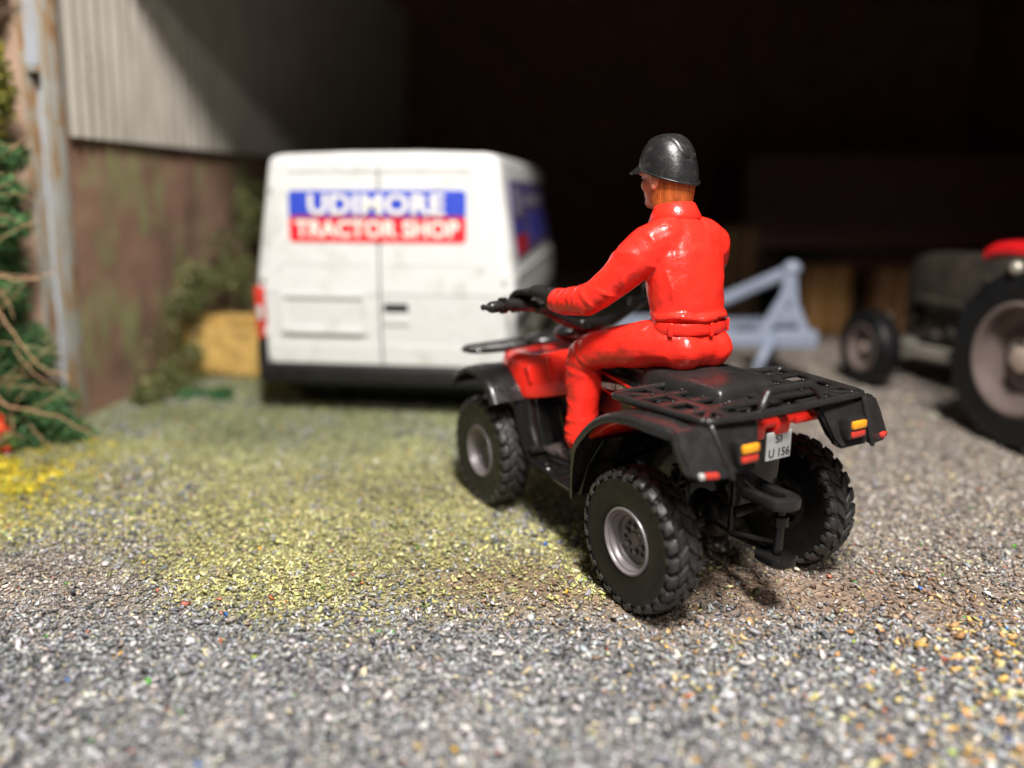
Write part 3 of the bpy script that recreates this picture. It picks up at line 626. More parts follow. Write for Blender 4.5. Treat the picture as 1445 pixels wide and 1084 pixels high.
for j in range(33):       # raised band over the crown with a rounded rear end
    t = j / 32; ph = R(48 + 104 * t); e = max(0, (t - .80) / .20); wdt = .46 * (math.sqrt(max(0, 1 - e * e)) * .97 + .03) * min(1, .3 + t * 5); sec = []
    for k in range(13):
        u = -1 + k / 6; yy = u * wdt; m = math.hypot(math.cos(ph), yy); sec.append(shell(math.atan2(yy, math.cos(ph)), math.atan2(math.sin(ph), m), 1.034 if abs(u) < .9 else .985))
    if t > .999: sec = [p.lerp(HM @ base, .06) for p in sec]
    secs.append(sec)
b.loft(secs, ring=False); rb(b, 'crown_band', M['cap'], cap, 40)

# gloves closed over the grips
for s in (1, -1):
    b = MB(); k = dict(round_caps=True); V = lambda x, y, z: (x, s * y, z)
    b.tube([V(.185, .385, 1.196), V(.235, .388, 1.205)], [(.052, .052), (.050, .048)], 16, **k); b.tube(ringpts((.215, s * .386, 1.20), .001, .001), .001, 4)
    b.tube([V(.23, .388, 1.205), V(.30, .395, 1.222), V(.36, .405, 1.226), V(.405, .41, 1.216)], [(.040, .044), (.034, .052), (.030, .055), (.027, .052)], 16, **k)
    for j, (y, L) in enumerate(((.350, .94), (.385, 1.04), (.420, 1.0), (.452, .88))):
        b.tube(curve_pts([V(.37, y, 1.222), V(.41, y + .004, 1.216), V(.41 + .055 * L, y + .014, 1.205), V(.41 + .085 * L, y + .024, 1.175), V(.41 + .082 * L, y + .030, 1.145), V(.41 + .055 * L, y + .03, 1.125)], 4), .0175, 10, **k)
    b.tube(curve_pts([V(.28, .365, 1.20), V(.33, .350, 1.165), V(.385, .352, 1.135), V(.425, .362, 1.118)], 4), [.026] * 4 + [.022] * 4 + [.019] * 5, 10, **k)
    o = rb(b, 'glove', M['glove']); applied(o, ('REMESH', dict(mode='VOXEL', voxel_size=.0048)), ('SMOOTH', dict(factor=.5, iterations=2)))
    # boots
    b = MB(); b.tube([V(.142, .275, .53), V(.14, .277, .46), V(.14, .279, .42)], [.066, .063, .06], 16, **k)
    b.tube(curve_pts([V(0.100, 0.278, 0.408), V(0.175, 0.282, 0.410), V(0.265, 0.292, 0.406), V(0.335, 0.300, 0.398), V(0.360, 0.303, 0.394)], 3), [(.042, .052), (.048, .052), (.052, .052), (.054, .05), (.052, .052), (.048, .056), (.044, .058), (.041, .059), (.039, .058), (.036, .055), (.033, .05), (.03, .045), (.027, .04)], 18, **k)
    b.tube(curve_pts([V(0.175, 0.230, 0.452), V(0.205, 0.280, 0.467), V(0.195, 0.335, 0.447)], 4), .010, 8, **k); b.tube(curve_pts([V(0.225, 0.230, 0.432), V(0.255, 0.290, 0.447), V(0.240, 0.345, 0.422)], 4), .009, 8, **k)
    o = rb(b, 'boot', M['shoe']); applied(o, ('REMESH', dict(mode='VOXEL', voxel_size=.006)), ('SMOOTH', dict(factor=.5, iterations=3)))
    q = MB(); secs = []
    for (z, e) in ((.355, .0), (.363, .004), (.378, .004)): secs.append([(.225 + (.145 + e) * math.cos(2 * math.pi * a / 24), s * (.290 + (.055 + e) * math.sin(2 * math.pi * a / 24) * (1 + .15 * math.cos(2 * math.pi * a / 24)) + .02 * math.cos(2 * math.pi * a / 24)), z) for a in range(24)])
    q.loft(secs); rb(q, 'sole', M['hole'], o)

# ================================================================ GROUND
def gz(x, y): return .022 * (vnoise(x, y, 1.1, 3) - .5) + .012 * (vnoise(x, y, 4.3, 5) - .5) - .004
xs = np.linspace(-9, 9, 181); ys = np.linspace(-5, 15.5, 206); X, Y = np.meshgrid(xs, ys); Z = gz(X, Y)
b = MB(); nx = len(xs); b.v = list(zip(X.ravel().tolist(), Y.ravel().tolist(), Z.ravel().tolist()))
b.f = [(j * nx + i, j * nx + i + 1, (j + 1) * nx + i + 1, (j + 1) * nx + i) for j in range(len(ys) - 1) for i in range(nx - 1)]
GB = b

def templates(n, k, flat, seed):
    r = np.random.default_rng(seed); out = []
    for _ in range(n):
        p = r.normal(size=(k, 3)); p /= np.linalg.norm(p, axis=1)[:, None]; p *= r.uniform(.75, 1.1, (k, 1)); p *= np.array([1, r.uniform(.45, .85), flat * r.uniform(.7, 1.3)])
        b = bmesh.new(); [b.verts.new(q) for q in p]; h = bmesh.ops.convex_hull(b, input=b.verts)
        bmesh.ops.delete(b, geom=[v for v in b.verts if not v.link_faces], context='VERTS'); bmesh.ops.triangulate(b, faces=b.faces); b.verts.index_update()
        out.append((np.array([v.co[:] for v in b.verts]), np.array([[v.index for v in f.verts] for f in b.faces]))); b.free()
    return out
def scatter(name, P, S, C, temps, tilt, mat, r):
    """one mesh of many chips: positions, sizes, colours"""
    Vs, Fs, Cs = [], [], []; off = 0; which = r.integers(0, len(temps), len(P))
    for t, (tv, tf) in enumerate(temps):
        i = np.where(which == t)[0]; n = len(i)
        if not n: continue
        a = r.uniform(0, 2 * np.pi, n); ax = r.uniform(-tilt, tilt, n); ay = r.uniform(-tilt, tilt, n)
        v = tv[None] * S[i][:, None, None]; x, y, z = v[..., 0], v[..., 1], v[..., 2]
        c, s = np.cos(ax)[:, None], np.sin(ax)[:, None]; y, z = y * c - z * s, y * s + z * c
        c, s = np.cos(ay)[:, None], np.sin(ay)[:, None]; x, z = x * c + z * s, -x * s + z * c
        c, s = np.cos(a)[:, None], np.sin(a)[:, None]; x, y = x * c - y * s, x * s + y * c
        v = np.stack([x, y, z], -1) + P[i][:, None, :]
        Vs.append(v.reshape(-1, 3)); Fs.append((tf[None] + (np.arange(n) * len(tv))[:, None, None] + off).reshape(-1, 3)); off += n * len(tv)
        Cs.append(np.repeat(C[i], len(tv), 0))
    return big_mesh(name, np.concatenate(Vs), np.concatenate(Fs), np.concatenate(Cs), mat)
sig = lambda v: 1 / (1 + np.exp(-v))
def zones(x, y):
    wob = .55 * (vnoise(x, y, 1.6, 21) - .5) + .34 * (vnoise(x, y, 6, 22) - .5)
    yb = np.interp(x, [-4.5, -2.55, -2.16, -1.7, -1.45, -1.3, -.92, -.4, .33, .8, 1.5], [3.5, 3.50, 3.62, 3.42, 3.0, 2.9, 2.80, 2.92, 3.02, 3.05, 3.3])
    green = sig((y - yb + wob * .6) / .07) * sig((.75 + .12 * (y - 3.4) - x + wob) / .22)
    earth = np.exp(-((y - 3.05 + .1 * (x - 1) + wob * .5) / .30) ** 2) * sig((x + .1) / .2) * sig((2.3 - x) / .3) + .8 * np.exp(-((x + .05) / .45) ** 2 - ((y - 3.15) / .16) ** 2)
    tan = sig((y - 2.95 - .0 * x + wob * .6) / .10) * (1 - green)
    orange = sig((x - 1.15 - (2.9 - y) * -.1 + wob * 1.5) / .25) * sig((2.82 - y + wob) / .1)
    return green, np.clip(earth, 0, 1), tan, orange
g, e, t, o = zones(X.ravel(), Y.ravel()); far_ = np.clip((Y.ravel() - 4.1) / 1.3, 0, 1)[:, None]; g, e, t = g[:, None], e[:, None], t[:, None]
gc = np.array([.25, .245, .24]) * (1 - t) + np.array([.29, .255, .225]) * t; gc = gc * (1 - g) + (np.array([.34, .325, .16]) * (1 - far_) + np.array([.25, .27, .14]) * far_) * g; gc = gc * (1 - e * .8) + np.array([.27, .185, .13]) * e * .8
go = GB.build('ground', M['earth'], None, 180); ca = go.data.color_attributes.new('tint', 'FLOAT_COLOR', 'POINT'); ca.data.foreach_set('color', np.c_[gc, np.ones(len(gc))].astype(np.float32).ravel()); tag(go, kind='structure')
def pick(pal, n, r, w=None):
    pal = np.array(pal); w = np.array(w, float) if w is not None else np.ones(len(pal)); i = r.choice(len(pal), n, p=w / w.sum())
    return pal[i] * r.uniform(.72, 1.3, (n, 1)) * r.uniform(.94, 1.06, (n, 3))
def sample(y0, y1, dens, r):
    n = int((y1 - y0) * 2 * (.70 * y1 + 1.3) * dens); x = r.uniform(-1, 1, n) * (.70 * y1 + 1.3); y = r.uniform(y0, y1, n)
    k = (np.abs(x) < .70 * y + 1.2) & ~((x < -3.25 + (y - 5.7) * .127) & (y > 5.75)); return x[k], y[k]
GREY = [(.09, .091, .097), (.172, .176, .188), (.28, .285, .298), (.40, .405, .418), (.56, .555, .545), (.78, .71, .67), (.60, .53, .34), (.34, .29, .26)]
GW = [2.3, 2.8, 2.8, 2.3, 1.3, .55, .25, .25]
TAN = [(.14, .124, .112), (.24, .207, .188), (.34, .295, .255), (.50, .45, .40), (.72, .66, .57), (.38, .27, .20), (.58, .49, .30)]
TW = [1.6, 2, 2.4, 2.2, 1.2, 1.2, .5]
FLECK = [(.55, .14, .05), (.10, .45, .04), (.05, .16, .5), (.75, .45, .04), (.60, .20, .14), (.40, .55, .06), (.70, .68, .62)]
stone_t = templates(14, 8, .50, 1); flake_t = templates(12, 7, .34, 2)
P_, S_, C_ = [], [], []; gP, gS, gC = [], [], []
for (y0, y1, dens) in ((1.15, 2.0, 4200), (2.0, 2.7, 4800), (2.7, 3.3, 5400), (3.3, 4.2, 5200), (4.2, 5.4, 3400), (5.4, 7.0, 1500), (7.0, 9.6, 500)):
    x, y = sample(y0, y1, dens, rng); n = len(x); g, e, t, o = zones(x, y); u = rng.uniform(size=n)
    bare = np.clip((vnoise(x, y, 2.6, 71) - .58) / .15, 0, 1) * .45; isg = u < g * (.95 - bare); keep = rng.uniform(size=n) > e * .78
    # stones
    k = ~isg & keep; m = k.sum(); xx, yy, tt, oo, ee = x[k], y[k], t[k], o[k], e[k]
    c = pick(GREY, m, rng, GW); q = rng.uniform(size=m) < tt * .85; c[q] = pick(TAN, q.sum(), rng, TW)
    q = rng.uniform(size=m) < ee * .5; c[q] = pick([(.26, .17, .11), (.20, .13, .09), (.36, .26, .18)], q.sum(), rng)
    q = rng.uniform(size=m) < oo * .20; c[q] = pick([(.66, .40, .12), (.62, .36, .16), (.66, .50, .22), (.58, .44, .22), (.52, .50, .22)], q.sum(), rng)
    q = rng.uniform(size=m) < .006; c[q] = pick(FLECK, q.sum(), rng)
    s = np.where(tt > .5, .0115, .0128) * np.exp(rng.normal(0, .32, m)) * (1 + .3 * oo) * (1.1 if y1 < 2.8 else 1.0) * (1 + .10 * max(0, y0 - 3.3)); s = np.minimum(s, .034)
    P_.append(np.c_[xx, yy, gz(xx, yy) + s * rng.uniform(.0, .75, m)]); S_.append(s); C_.append(c)
    # yellow-green flakes
    k = isg; m = k.sum(); xx, yy = x[k], y[k]
    far = np.clip((yy - 4.1) / 1.3, 0, 1)[:, None]; near = pick([(.50, .47, .17), (.62, .59, .26), (.72, .69, .38), (.28, .27, .13), (.17, .16, .10), (.38, .31, .20), (.34, .335, .33), (.45, .46, .19)], m, rng, [2.2, 1.9, 1.1, 1.6, 1.2, 1.2, .7, 1.2])
    frc = pick([(.27, .31, .14), (.34, .38, .19), (.19, .22, .11), (.42, .44, .24), (.25, .24, .20), (.50, .48, .29)], m, rng, [2, 2, 2, 1.4, .8, .7]); c = near * (1 - far) + frc * far
    c = c * (.72 + .62 * vnoise(xx, yy, 1.9, 61) * (.6 + .8 * vnoise(xx, yy, 5.5, 62)))[:, None]
    yel = sig((-2.60 - xx + .6 * (vnoise(xx, yy, 3, 31) - .5)) / .15) * sig((yy - 3.75) / .12) * sig((5.0 - yy) / .2); q = rng.uniform(size=m) < yel * .62
    c[q] = pick([(.62, .47, .03), (.68, .55, .06), (.50, .40, .05), (.36, .36, .05)], q.sum(), rng)
    q = rng.uniform(size=m) < .010; c[q] = pick(FLECK, q.sum(), rng)
    s = .0122 * np.exp(rng.normal(0, .38, m)) * (1 + .12 * max(0, y0 - 3.3)); s = np.minimum(s, .03)
    gP.append(np.c_[xx, yy, gz(xx, yy) + s * rng.uniform(.0, .8, m)]); gS.append(s); gC.append(c)
n = 110; x = rng.uniform(.9, 2.4, n); y = rng.uniform(1.7, 2.75, n); k = rng.uniform(size=n) < np.clip((x - .45 * y + .35) / 1.1, .05, 1); x, y = x[k], y[k]; s = rng.uniform(.018, .032, len(x))
P_.append(np.c_[x, y, gz(x, y) + s * .5]); S_.append(s); C_.append(pick([(.78, .50, .13), (.70, .36, .14), (.80, .60, .25), (.62, .52, .2)], len(x), rng))
me = scatter('gravel', np.concatenate(P_), np.concatenate(S_), np.concatenate(C_), stone_t, .7, M['chip'], rng); tag(link('gravel', me), kind='stuff')
me = scatter('moss_scatter', np.concatenate(gP), np.concatenate(gS), np.concatenate(gC), flake_t, .75, M['chip'], rng); tag(link('moss_scatter', me), kind='stuff')

# loose fibres lying among the moss
def blades(name, P, D, W, C, mat):
    """thin tapered strips: base points, directions, widths"""
    n = len(P); side = np.cross(D, np.array([0, 0, 1.0]) + rng.normal(0, .4, (n, 3))); side /= np.linalg.norm(side, axis=1)[:, None] + 1e-9; side *= W[:, None]
    mid = P + D * .5 + np.c_[rng.normal(0, .12, (n, 2)) * np.linalg.norm(D, axis=1)[:, None], np.zeros(n)]
    V = np.stack([P - side, P + side, mid + side * .8, mid - side * .8, P + D + side * .2, P + D - side * .2], 1).reshape(-1, 3)
    F = (np.array([[0, 1, 2, 3], [3, 2, 4, 5]])[None] + (np.arange(n) * 6)[:, None, None]).reshape(-1, 4)
    return big_mesh(name, V, F, np.repeat(C, 6, 0), mat)
x, y = sample(3.0, 6.2, 420, rng); g, e, t, o = zones(x, y); k = rng.uniform(size=len(x)) < g; x, y = x[k], y[k]; n = len(x)
a = rng.uniform(0, 2 * np.pi, n); L = rng.uniform(.02, .055, n); D = np.c_[np.cos(a) * L, np.sin(a) * L, rng.uniform(.0, .35, n) * L]
me = blades('grass_fibre', np.c_[x, y, gz(x, y) + .008], D, rng.uniform(.0014, .003, n), pick([(.45, .42, .16), (.36, .37, .12), (.52, .45, .24), (.2, .22, .08)], n, rng), M['leaf']); tag(link('grass_fibre', me), kind='stuff')

# ================================================================ BARN
BARN = thing('barn', 'dark open barn with brown rendered side wall, grey corrugated cladding and rusty steel post', 'barn', (-3.33, 5.70, 0), R(-7.3))
LEAN = .062
def lean(mb):
    mb.v = [(x + LEAN * z, y, z) for x, y, z in mb.v]; return mb
b = MB(); ny, nz = 90, 30; g = []
for j in range(nz + 1):
    for i in range(ny + 1):
        yy = .02 + 9.3 * i / ny; zz = -.1 + 2.5 * j / nz
        g.append((-.02 + .035 * float(vnoise(yy, zz, 1.7, 41)) + .018 * float(vnoise(yy, zz, 7, 42)), yy, zz))
b.add(g, [(j * (ny + 1) + i, j * (ny + 1) + i + 1, (j + 1) * (ny + 1) + i + 1, (j + 1) * (ny + 1) + i) for j in range(nz) for i in range(ny)])
b.box((-.15, 4.67, 1.15), (.24, 9.3, 2.5)); lean(b).build('side_wall', M['wall'], BARN, 60)
for q, (y0, y1) in enumerate(((.0, 2.34), (2.30, 4.64), (4.60, 6.94), (6.90, 9.3))):
    b = MB(); pts = []; n = int((y1 - y0) / .13 * 10)
    for i in range(n + 1):
        yy = y0 + (y1 - y0) * i / n; pts.append((.068 + .003 * (q % 2) + .019 * math.cos(2 * math.pi * yy / .13), yy))
    secs = [[(x, y, z) for x, y in pts] + [(x - .006, y, z) for x, y in pts[::-1]] for z in (2.075, 2.8, 3.6, 4.7)]
    b.loft(secs); lean(b).build('cladding_sheet', M['clad'], BARN, 60)
for yy in (.27, 1.57, 2.87): lean(MB().ball((.09, yy, 2.63), (.006, .013, .013), 8)).build('fixing_screw', M['hole'], BARN)
b = MB(); b.box((-.105, -.06, 2.3), (.018, .17, 4.8), .003); b.box((.035, -.06, 2.3), (.018, .17, 4.8), .003); b.box((-.035, -.045, 2.50), (.13, .19, .035), .004)
for s in (-.101, .039): b.box((s, -.146, 2.3), (.034, .016, 4.8), .003)
post = lean(b).build('steel_post', M['steel_rust'], BARN)
b = MB(); b.box((-.035, -.035, 1.24), (.12, .014, 2.48)); b.box((-.035, -.128, 3.6), (.11, .014, 2.15)); lean(b).build('web', M['steel_web'], post)
b = MB(); b.box((-.49, -.02, 2.3), (.74, .26, 4.8), .02); lean(b).build('pier', M['pier'], BARN)
W = lambda x, y, z: BARN.matrix_basis.inverted() @ Vector((x, y, z))
b = MB(); rf = [W(-3.8, 6.10, 3.62), W(8.6, 5.0, 2.98), W(8.6, 15.2, 5.0), W(-3.8, 15.2, 5.4)]  # roof out of view, its front edge shaped to throw the barn's shade
b.add(rf + [p + Vector((0, 0, .12)) for p in rf], [(0, 1, 2, 3), (4, 7, 6, 5), (0, 4, 5, 1), (1, 5, 6, 2), (2, 6, 7, 3), (3, 7, 4, 0)]); b.build('roof', M['roof'], BARN)
b = MB()
for i in range(48):
    x0 = -3.0 + i * .236; p = [W(x0, 14.6 + .01 * (i % 3), -.1), W(x0 + .228, 14.6 + .01 * (i % 3), -.1), W(x0 + .228, 14.6 + .01 * (i % 3), 5.2), W(x0, 14.6 + .01 * (i % 3), 5.2)]
    q = [v + Vector((0, .03, 0)) for v in p]; pb = MB(); pb.add(p + q, [(0, 1, 2, 3), (4, 7, 6, 5), (0, 4, 5, 1), (1, 5, 6, 2), (2, 6, 7, 3), (3, 7, 4, 0)])
    pb.build('back_board', M['wood'], BARN)
b = MB(); p = [W(-3.6, 14.72, -.1), W(8.6, 14.72, -.1), W(8.6, 14.72, 5.6), W(-3.6, 14.72, 5.6)]; b.add(p + [v + Vector((0, .1, 0)) for v in p], [(0, 1, 2, 3), (4, 7, 6, 5), (0, 4, 5, 1), (1, 5, 6, 2), (2, 6, 7, 3), (3, 7, 4, 0)]); b.build('backing_sheet', M['wood'], BARN)  # sheet added behind the boards to stop light showing through their gaps
b = MB()
for i in range(36):
    y0 = 5.9 + i * .25; p = [W(8.2, y0, -.1), W(8.2, y0 + .24, -.1), W(8.2, y0 + .24, 5.2), W(8.2, y0, 3.2 if i < 1 else 3.2 + i * .05)]; q = [v + Vector((.03, 0, 0)) for v in p]
    b.add(p + q, [(0, 1, 2, 3), (4, 7, 6, 5), (0, 4, 5, 1), (1, 5, 6, 2), (2, 6, 7, 3), (3, 7, 4, 0)])
b.build('far_wall', M['wood'], BARN)

# ================================================================ VAN (x forward, y left)
van = thing('van', 'white panel van with a blue and red sign across its rear doors', 'van', (-.965, 5.72, 0), R(82.5))
HWZ = [(.36, .955), (.42, .985), (.60, .995), (.95, .998), (1.10, .992), (1.35, .955), (1.60, .918), (1.80, .890), (1.89, .876), (1.932, .862), (1.956, .83), (1.968, .76), (1.976, .50), (1.982, .25)]
def vsec(x, ins=0, dz=0, cut=None):
    pts = []
    for z, h in HWZ:
        zz = z
        if cut and z > .9: zz = .9 + (z - .9) * cut
        pts.append((h - ins, zz - (dz if z > 1.5 else dz * max(0, (z - .6)) / 1.0)))
    pts[0] = (pts[0][0], pts[0][1] + dz * .3)
    return [(x + .0, y, z) for y, z in pts] + [(x, -y, z) for y, z in pts[::-1]]
def tiltx(v): return (v[0] + max(0, v[2] - .95) * .085 if v[0] < .25 else v[0], v[1], v[2])
b = MB(); secs = [vsec(x, i, d, c) for x, i, d, c in ((0, .040, .030, None), (.012, .02, .014, None), (.035, .006, .005, None), (.075, 0, 0, None), (.5, 0, 0, None), (1.6, 0, 0, None), (2.9, .0, 0, None), (3.3, .01, .02, None), (3.75, .03, .03, .62), (4.05, .05, .03, .16), (4.65, .09, .04, .02), (4.78, .2, .1, .0))]
b.loft([[tiltx(p) for p in s] for s in secs]); shell = b.build('body', M['van'], van, 40)
rear = lambda y, z, d=0: (max(0, z - .95) * .085 - d, y, z)      # on the leaning rear face
def rprism(poly, d0, d1, name, mat, parent, bev=.006):
    m = MB()
    for poly in (poly if isinstance(poly[0], list) else [poly]):
        b = bmesh.new(); v0 = [b.verts.new(rear(y, z, d0)) for y, z in poly]; v1 = [b.verts.new(rear(y, z, d1)) for y, z in poly]; n = len(poly)
        b.faces.new(v0); b.faces.new(v1[::-1]); [b.faces.new((v0[i], v1[i], v1[(i + 1) % n], v0[(i + 1) % n])) for i in range(n)]
        bmesh.ops.recalc_face_normals(b, faces=b.faces)
        if bev: bmesh.ops.bevel(b, geom=list(b.edges), offset=bev, segments=2, affect='EDGES')
        m.bm(b)
    return m.build(name, mat, parent)
def rframe(y0, y1, z0, z1, wd, d0, d1, name, mat, parent, skew=0, skip=()):
    m = MB(); o = [(y0, z0), (y1, z0), (y1 - skew, z1), (y0 + skew, z1)]; o = o if y0 < y1 else o
    i = [(y0 + wd, z0 + wd), (y1 - wd, z0 + wd), (y1 - skew - wd, z1 - wd), (y0 + skew + wd, z1 - wd)]
    A = [rear(*p, d0) for p in o]; B = [rear(*p, d1) for p in o]; C = [rear(*p, d1) for p in i]; D = [rear(*p, d0) for p in i]; V = A + B + C + D; F = []
    for k in range(4):
        if k in skip: continue
        l = (k + 1) % 4; F += [(k, l, 4 + l, 4 + k), (4 + k, 4 + l, 8 + l, 8 + k), (8 + k, 8 + l, 12 + l, 12 + k)]
    m.add(V, F); bb = bmesh.new(); me = m.mesh('t', 0); bb.from_mesh(me); bmesh.ops.bevel(bb, geom=[e for e in bb.edges if len(e.link_faces) == 2], offset=.004, segments=2, affect='EDGES')
    return MB().bm(bb).build(name, mat, parent)
SEAM = .018
doors = []
for s in (1, -1):
    c = SEAM; o = [[(c + s * .007, .405), (s * .885, .405), (s * .915, .46), (s * .918, .948), (c + s * .007, .948)], [(c + s * .007, .952), (s * .918, .952), (s * .862, 1.35), (s * .80, 1.84), (s * .765, 1.895), (c + s * .007, 1.915)]]
    d = rprism(o, -.03, .016, 'rear_door', M['van'], van, .004); doors.append(d); d['label'] = 'left rear door with the plate recess' if s > 0 else 'right rear door with the handle'
    m = MB(); yo = s * .745; p = [(c + s * .05, 1.165), (s * .80, 1.165), (s * .735, 1.815), (c + s * .05, 1.83)]
    rprism(p, .012, .0195, 'blank_window_panel', M['van'], d, .003)
    rprism([(c + s * .012, .415), (s * .88, .415), (s * .905, .465), (s * .905, .575), (c + s * .012, .575)], .012, .027, 'lower_step', M['van'], d, .009)
    for zz in (.62, 1.05, 1.7): rprism([(s * .90, zz), (s * .935, zz), (s * .935, zz + .07), (s * .90, zz + .07)] if zz < 1.2 else [(s * .83, zz), (s * .85, zz), (s * .845, zz + .07), (s * .825, zz + .07)], .0, .026, 'hinge', M['van'], d, .004)
rframe(-.775, .805, 1.12, 1.868, .030, .012, .027, 'window_surround', M['van'], van, .075, (0,))
rprism([[(.0145, .41), (.0215, .41), (.0215, .95), (.0145, .95)], [(.0145, .95), (.0215, .95), (.0215, 1.90), (.0145, 1.90)]], -.01, .010, 'seam_shade', M['van_black'], van, 0)  # black strip gives the gap between the doors its shade
rframe(.115, .80, .645, .955, .035, .012, .034, 'plate_recess', M['van'], doors[0])
rprism([(.15, .645), (.78, .645), (.78, .69), (.15, .69)], .014, .046, 'recess_ledge', M['van'], doors[0], .008)
rprism([(-.012, .822), (-.198, .822), (-.198, .885), (-.012, .885)], .012, .024, 'door_handle', M['hole'], doors[1], .006)
rprism([(-.0, .725), (-.21, .725), (-.20, .80), (-.012, .80)], .012, .030, 'handle_cup', M['van'], doors[1], .014)
# sign: panels and lettering on the doors
def sign_panel(z0, z1, mat, top):
    r = .03; w2, h2 = .662, (z1 - z0) / 2; yc, zc = .032, (z0 + z1) / 2; pl = rrect(2 * w2, 2 * h2, r)
    if top: pl = [(a, max(b_, -h2) if b_ > 0 else -h2 if abs(a) > w2 - r * 1.01 or b_ < -h2 + r else b_) for a, b_ in pl]
    return rprism([(yc + a, zc + b_) for a, b_ in pl], .020, .0245, 'sign_panel', mat, van, 0)
up = rprism([(.032 + a, 1.6 + b_) for a, b_ in rrect(1.335, .205, .03)], .020, .0252, 'sign_panel', M['blue'], van, 0); up['label'] = 'blue upper sign panel'
lo = rprism([(.032 + a, 1.428 + b_) for a, b_ in rrect(1.335, .19, .03)], .020, .0252, 'sign_panel', M['red_sign'], van, 0); lo['label'] = 'red lower sign panel'
U = Vector((.085, 0, 1)).normalized()
text('lettering', 'UDIMORE', 1.03, .152, M['letter'], up, frame(rear(.035, 1.605, .0262), (0, -1, 0), U), .003, .036, 1.04)
text('lettering', 'TRACTOR SHOP', 1.24, .128, M['letter'], lo, frame(rear(.033, 1.43, .0262), (0, -1, 0), U), .003, .036, 1.03)
for s in (1, -1):
    b = MB(); b.prism([(s * .925, .60), (s * 1.003, .60), (s * 1.004, .99), (s * .985, 1.0), (s * .93, .99)], -.022, .10, 'yz', .012); l = b.build('tail_light', M['red_lens'] if s > 0 else M['clear'], van)
    b = MB(); b.box((-.022, s * .962, .80), (.014, .05, .11), .005); b.build('lens', M['white_dot'], l)
b = MB(); b.prism([(-.05, .265), (.06, .235), (.30, .235), (.34, .42), (.02, .42), (-.045, .405)], -1.0, 1.0, 'xz', .02); b.prism([(.30, .12), (4.7, .14), (4.7, .42), (.30, .42)], -.93, .93, 'xz', .02); b.prism([(.06, .38), (.09, .66), (-.012, .60), (-.03, .38)], .93, 1.008, 'xz', .01); b.build('bumper_and_underside', M['van_black'], van)  # low black box behind the bumper stands in for the underside's shade
for s in (1, -1):
    for x in (.80, 3.85):
        w_ = MB(); w_.lathe([(.20, .07), (.22, .10), (.30, .105), (.325, .08), (.33, 0), (.325, -.08), (.30, -.105), (.2, -.1)], 36, closed=True)
        wh = w_.build('wheel', M['rubber'], van); wh.location = (x, s * .90, .325); wh.rotation_euler = (0, 0, 0 if s > 0 else math.pi)
        MB().lathe([(.205, .07), (.19, .085), (.15, .05), (.06, .06), (0, .06)], 30).build('rim', M['rim'], wh)
b = MB(); b.box((.46, .70, .17), (.03, .34, .30), .01); b.box((.46, -.70, .17), (.03, .34, .30), .01); b.box((.35, 0, .20), (.2, 1.2, .10), .03); b.tube([(.80, -.8, .33), (.80, .8, .33)], .06); b.tube([(.02, .45, .24), (.9, .42, .26)], .04); b.build('rear_axle', M['van_black'], van)  # axle, with black flaps and a bar added to darken the underside
# right-hand and left-hand side: a blanked window carrying the printed sign
def side(x, z, s, d=0):
    h = float(np.interp(z, [a for a, _ in HWZ], [c for _, c in HWZ])); return (x, s * (h + d), z)
def sprism(poly, s, d0, d1, name, mat, parent):
    m = MB(); n = len(poly); m.add([side(x, z, s, d0) for x, z in poly] + [side(x, z, s, d1) for x, z in poly], [tuple(range(n)), tuple(range(2 * n - 1, n - 1, -1))] + [(i, n + i, n + (i + 1) % n, (i + 1) % n) for i in range(n)]); return m.build(name, mat, parent, 30)
for s in (1, -1):
    pz = [(.28, 1.20), (3.0, 1.20), (3.0, 1.45), (3.0, 1.78), (.36, 1.78), (.28, 1.45)]
    sp = sprism(pz, s, -.01, .010, 'side_window_panel', M['purple'], van)
    sprism([(.32, 1.22), (1.0, 1.22), (1.0, 1.36), (.32, 1.36)], s, .009, .013, 'sign_patch', M['dark_red'], sp); sprism([(1.3, 1.28), (2.7, 1.28), (2.7, 1.52), (1.3, 1.52)], s, .009, .013, 'sign_patch', M['dark_blue'], sp)
    sprism([(1.15, 1.58), (2.8, 1.58), (2.8, 1.66), (1.15, 1.66)], s, .009, .013, 'sign_patch', M['pale_print'], sp); sprism([(.40, 1.38), (.9, 1.38), (.9, 1.47), (.4, 1.47)], s, .009, .013, 'sign_patch', M['dark_blue'], sp)
    sprism([(.52, 1.52), (.80, 1.50), (.86, 1.62), (.74, 1.74), (.52, 1.72)], s, .009, .013, 'sign_patch', M['pale_print'], sp)
    sprism([(.10, .70), (3.3, .70), (3.3, .77), (.10, .77)], s, -.01, .018, 'rubbing_strip', M['van_black'], van)
    sprism([(.12, 1.06), (3.3, 1.06), (3.3, 1.10), (.12, 1.10)], s, -.01, .008, 'swage_line', M['van'], van)
    sprism([(3.05, 1.15), (3.7, 1.15), (3.45, 1.68), (3.05, 1.70)], s, -.01, .006, 'cab_window', M['glass'], van)

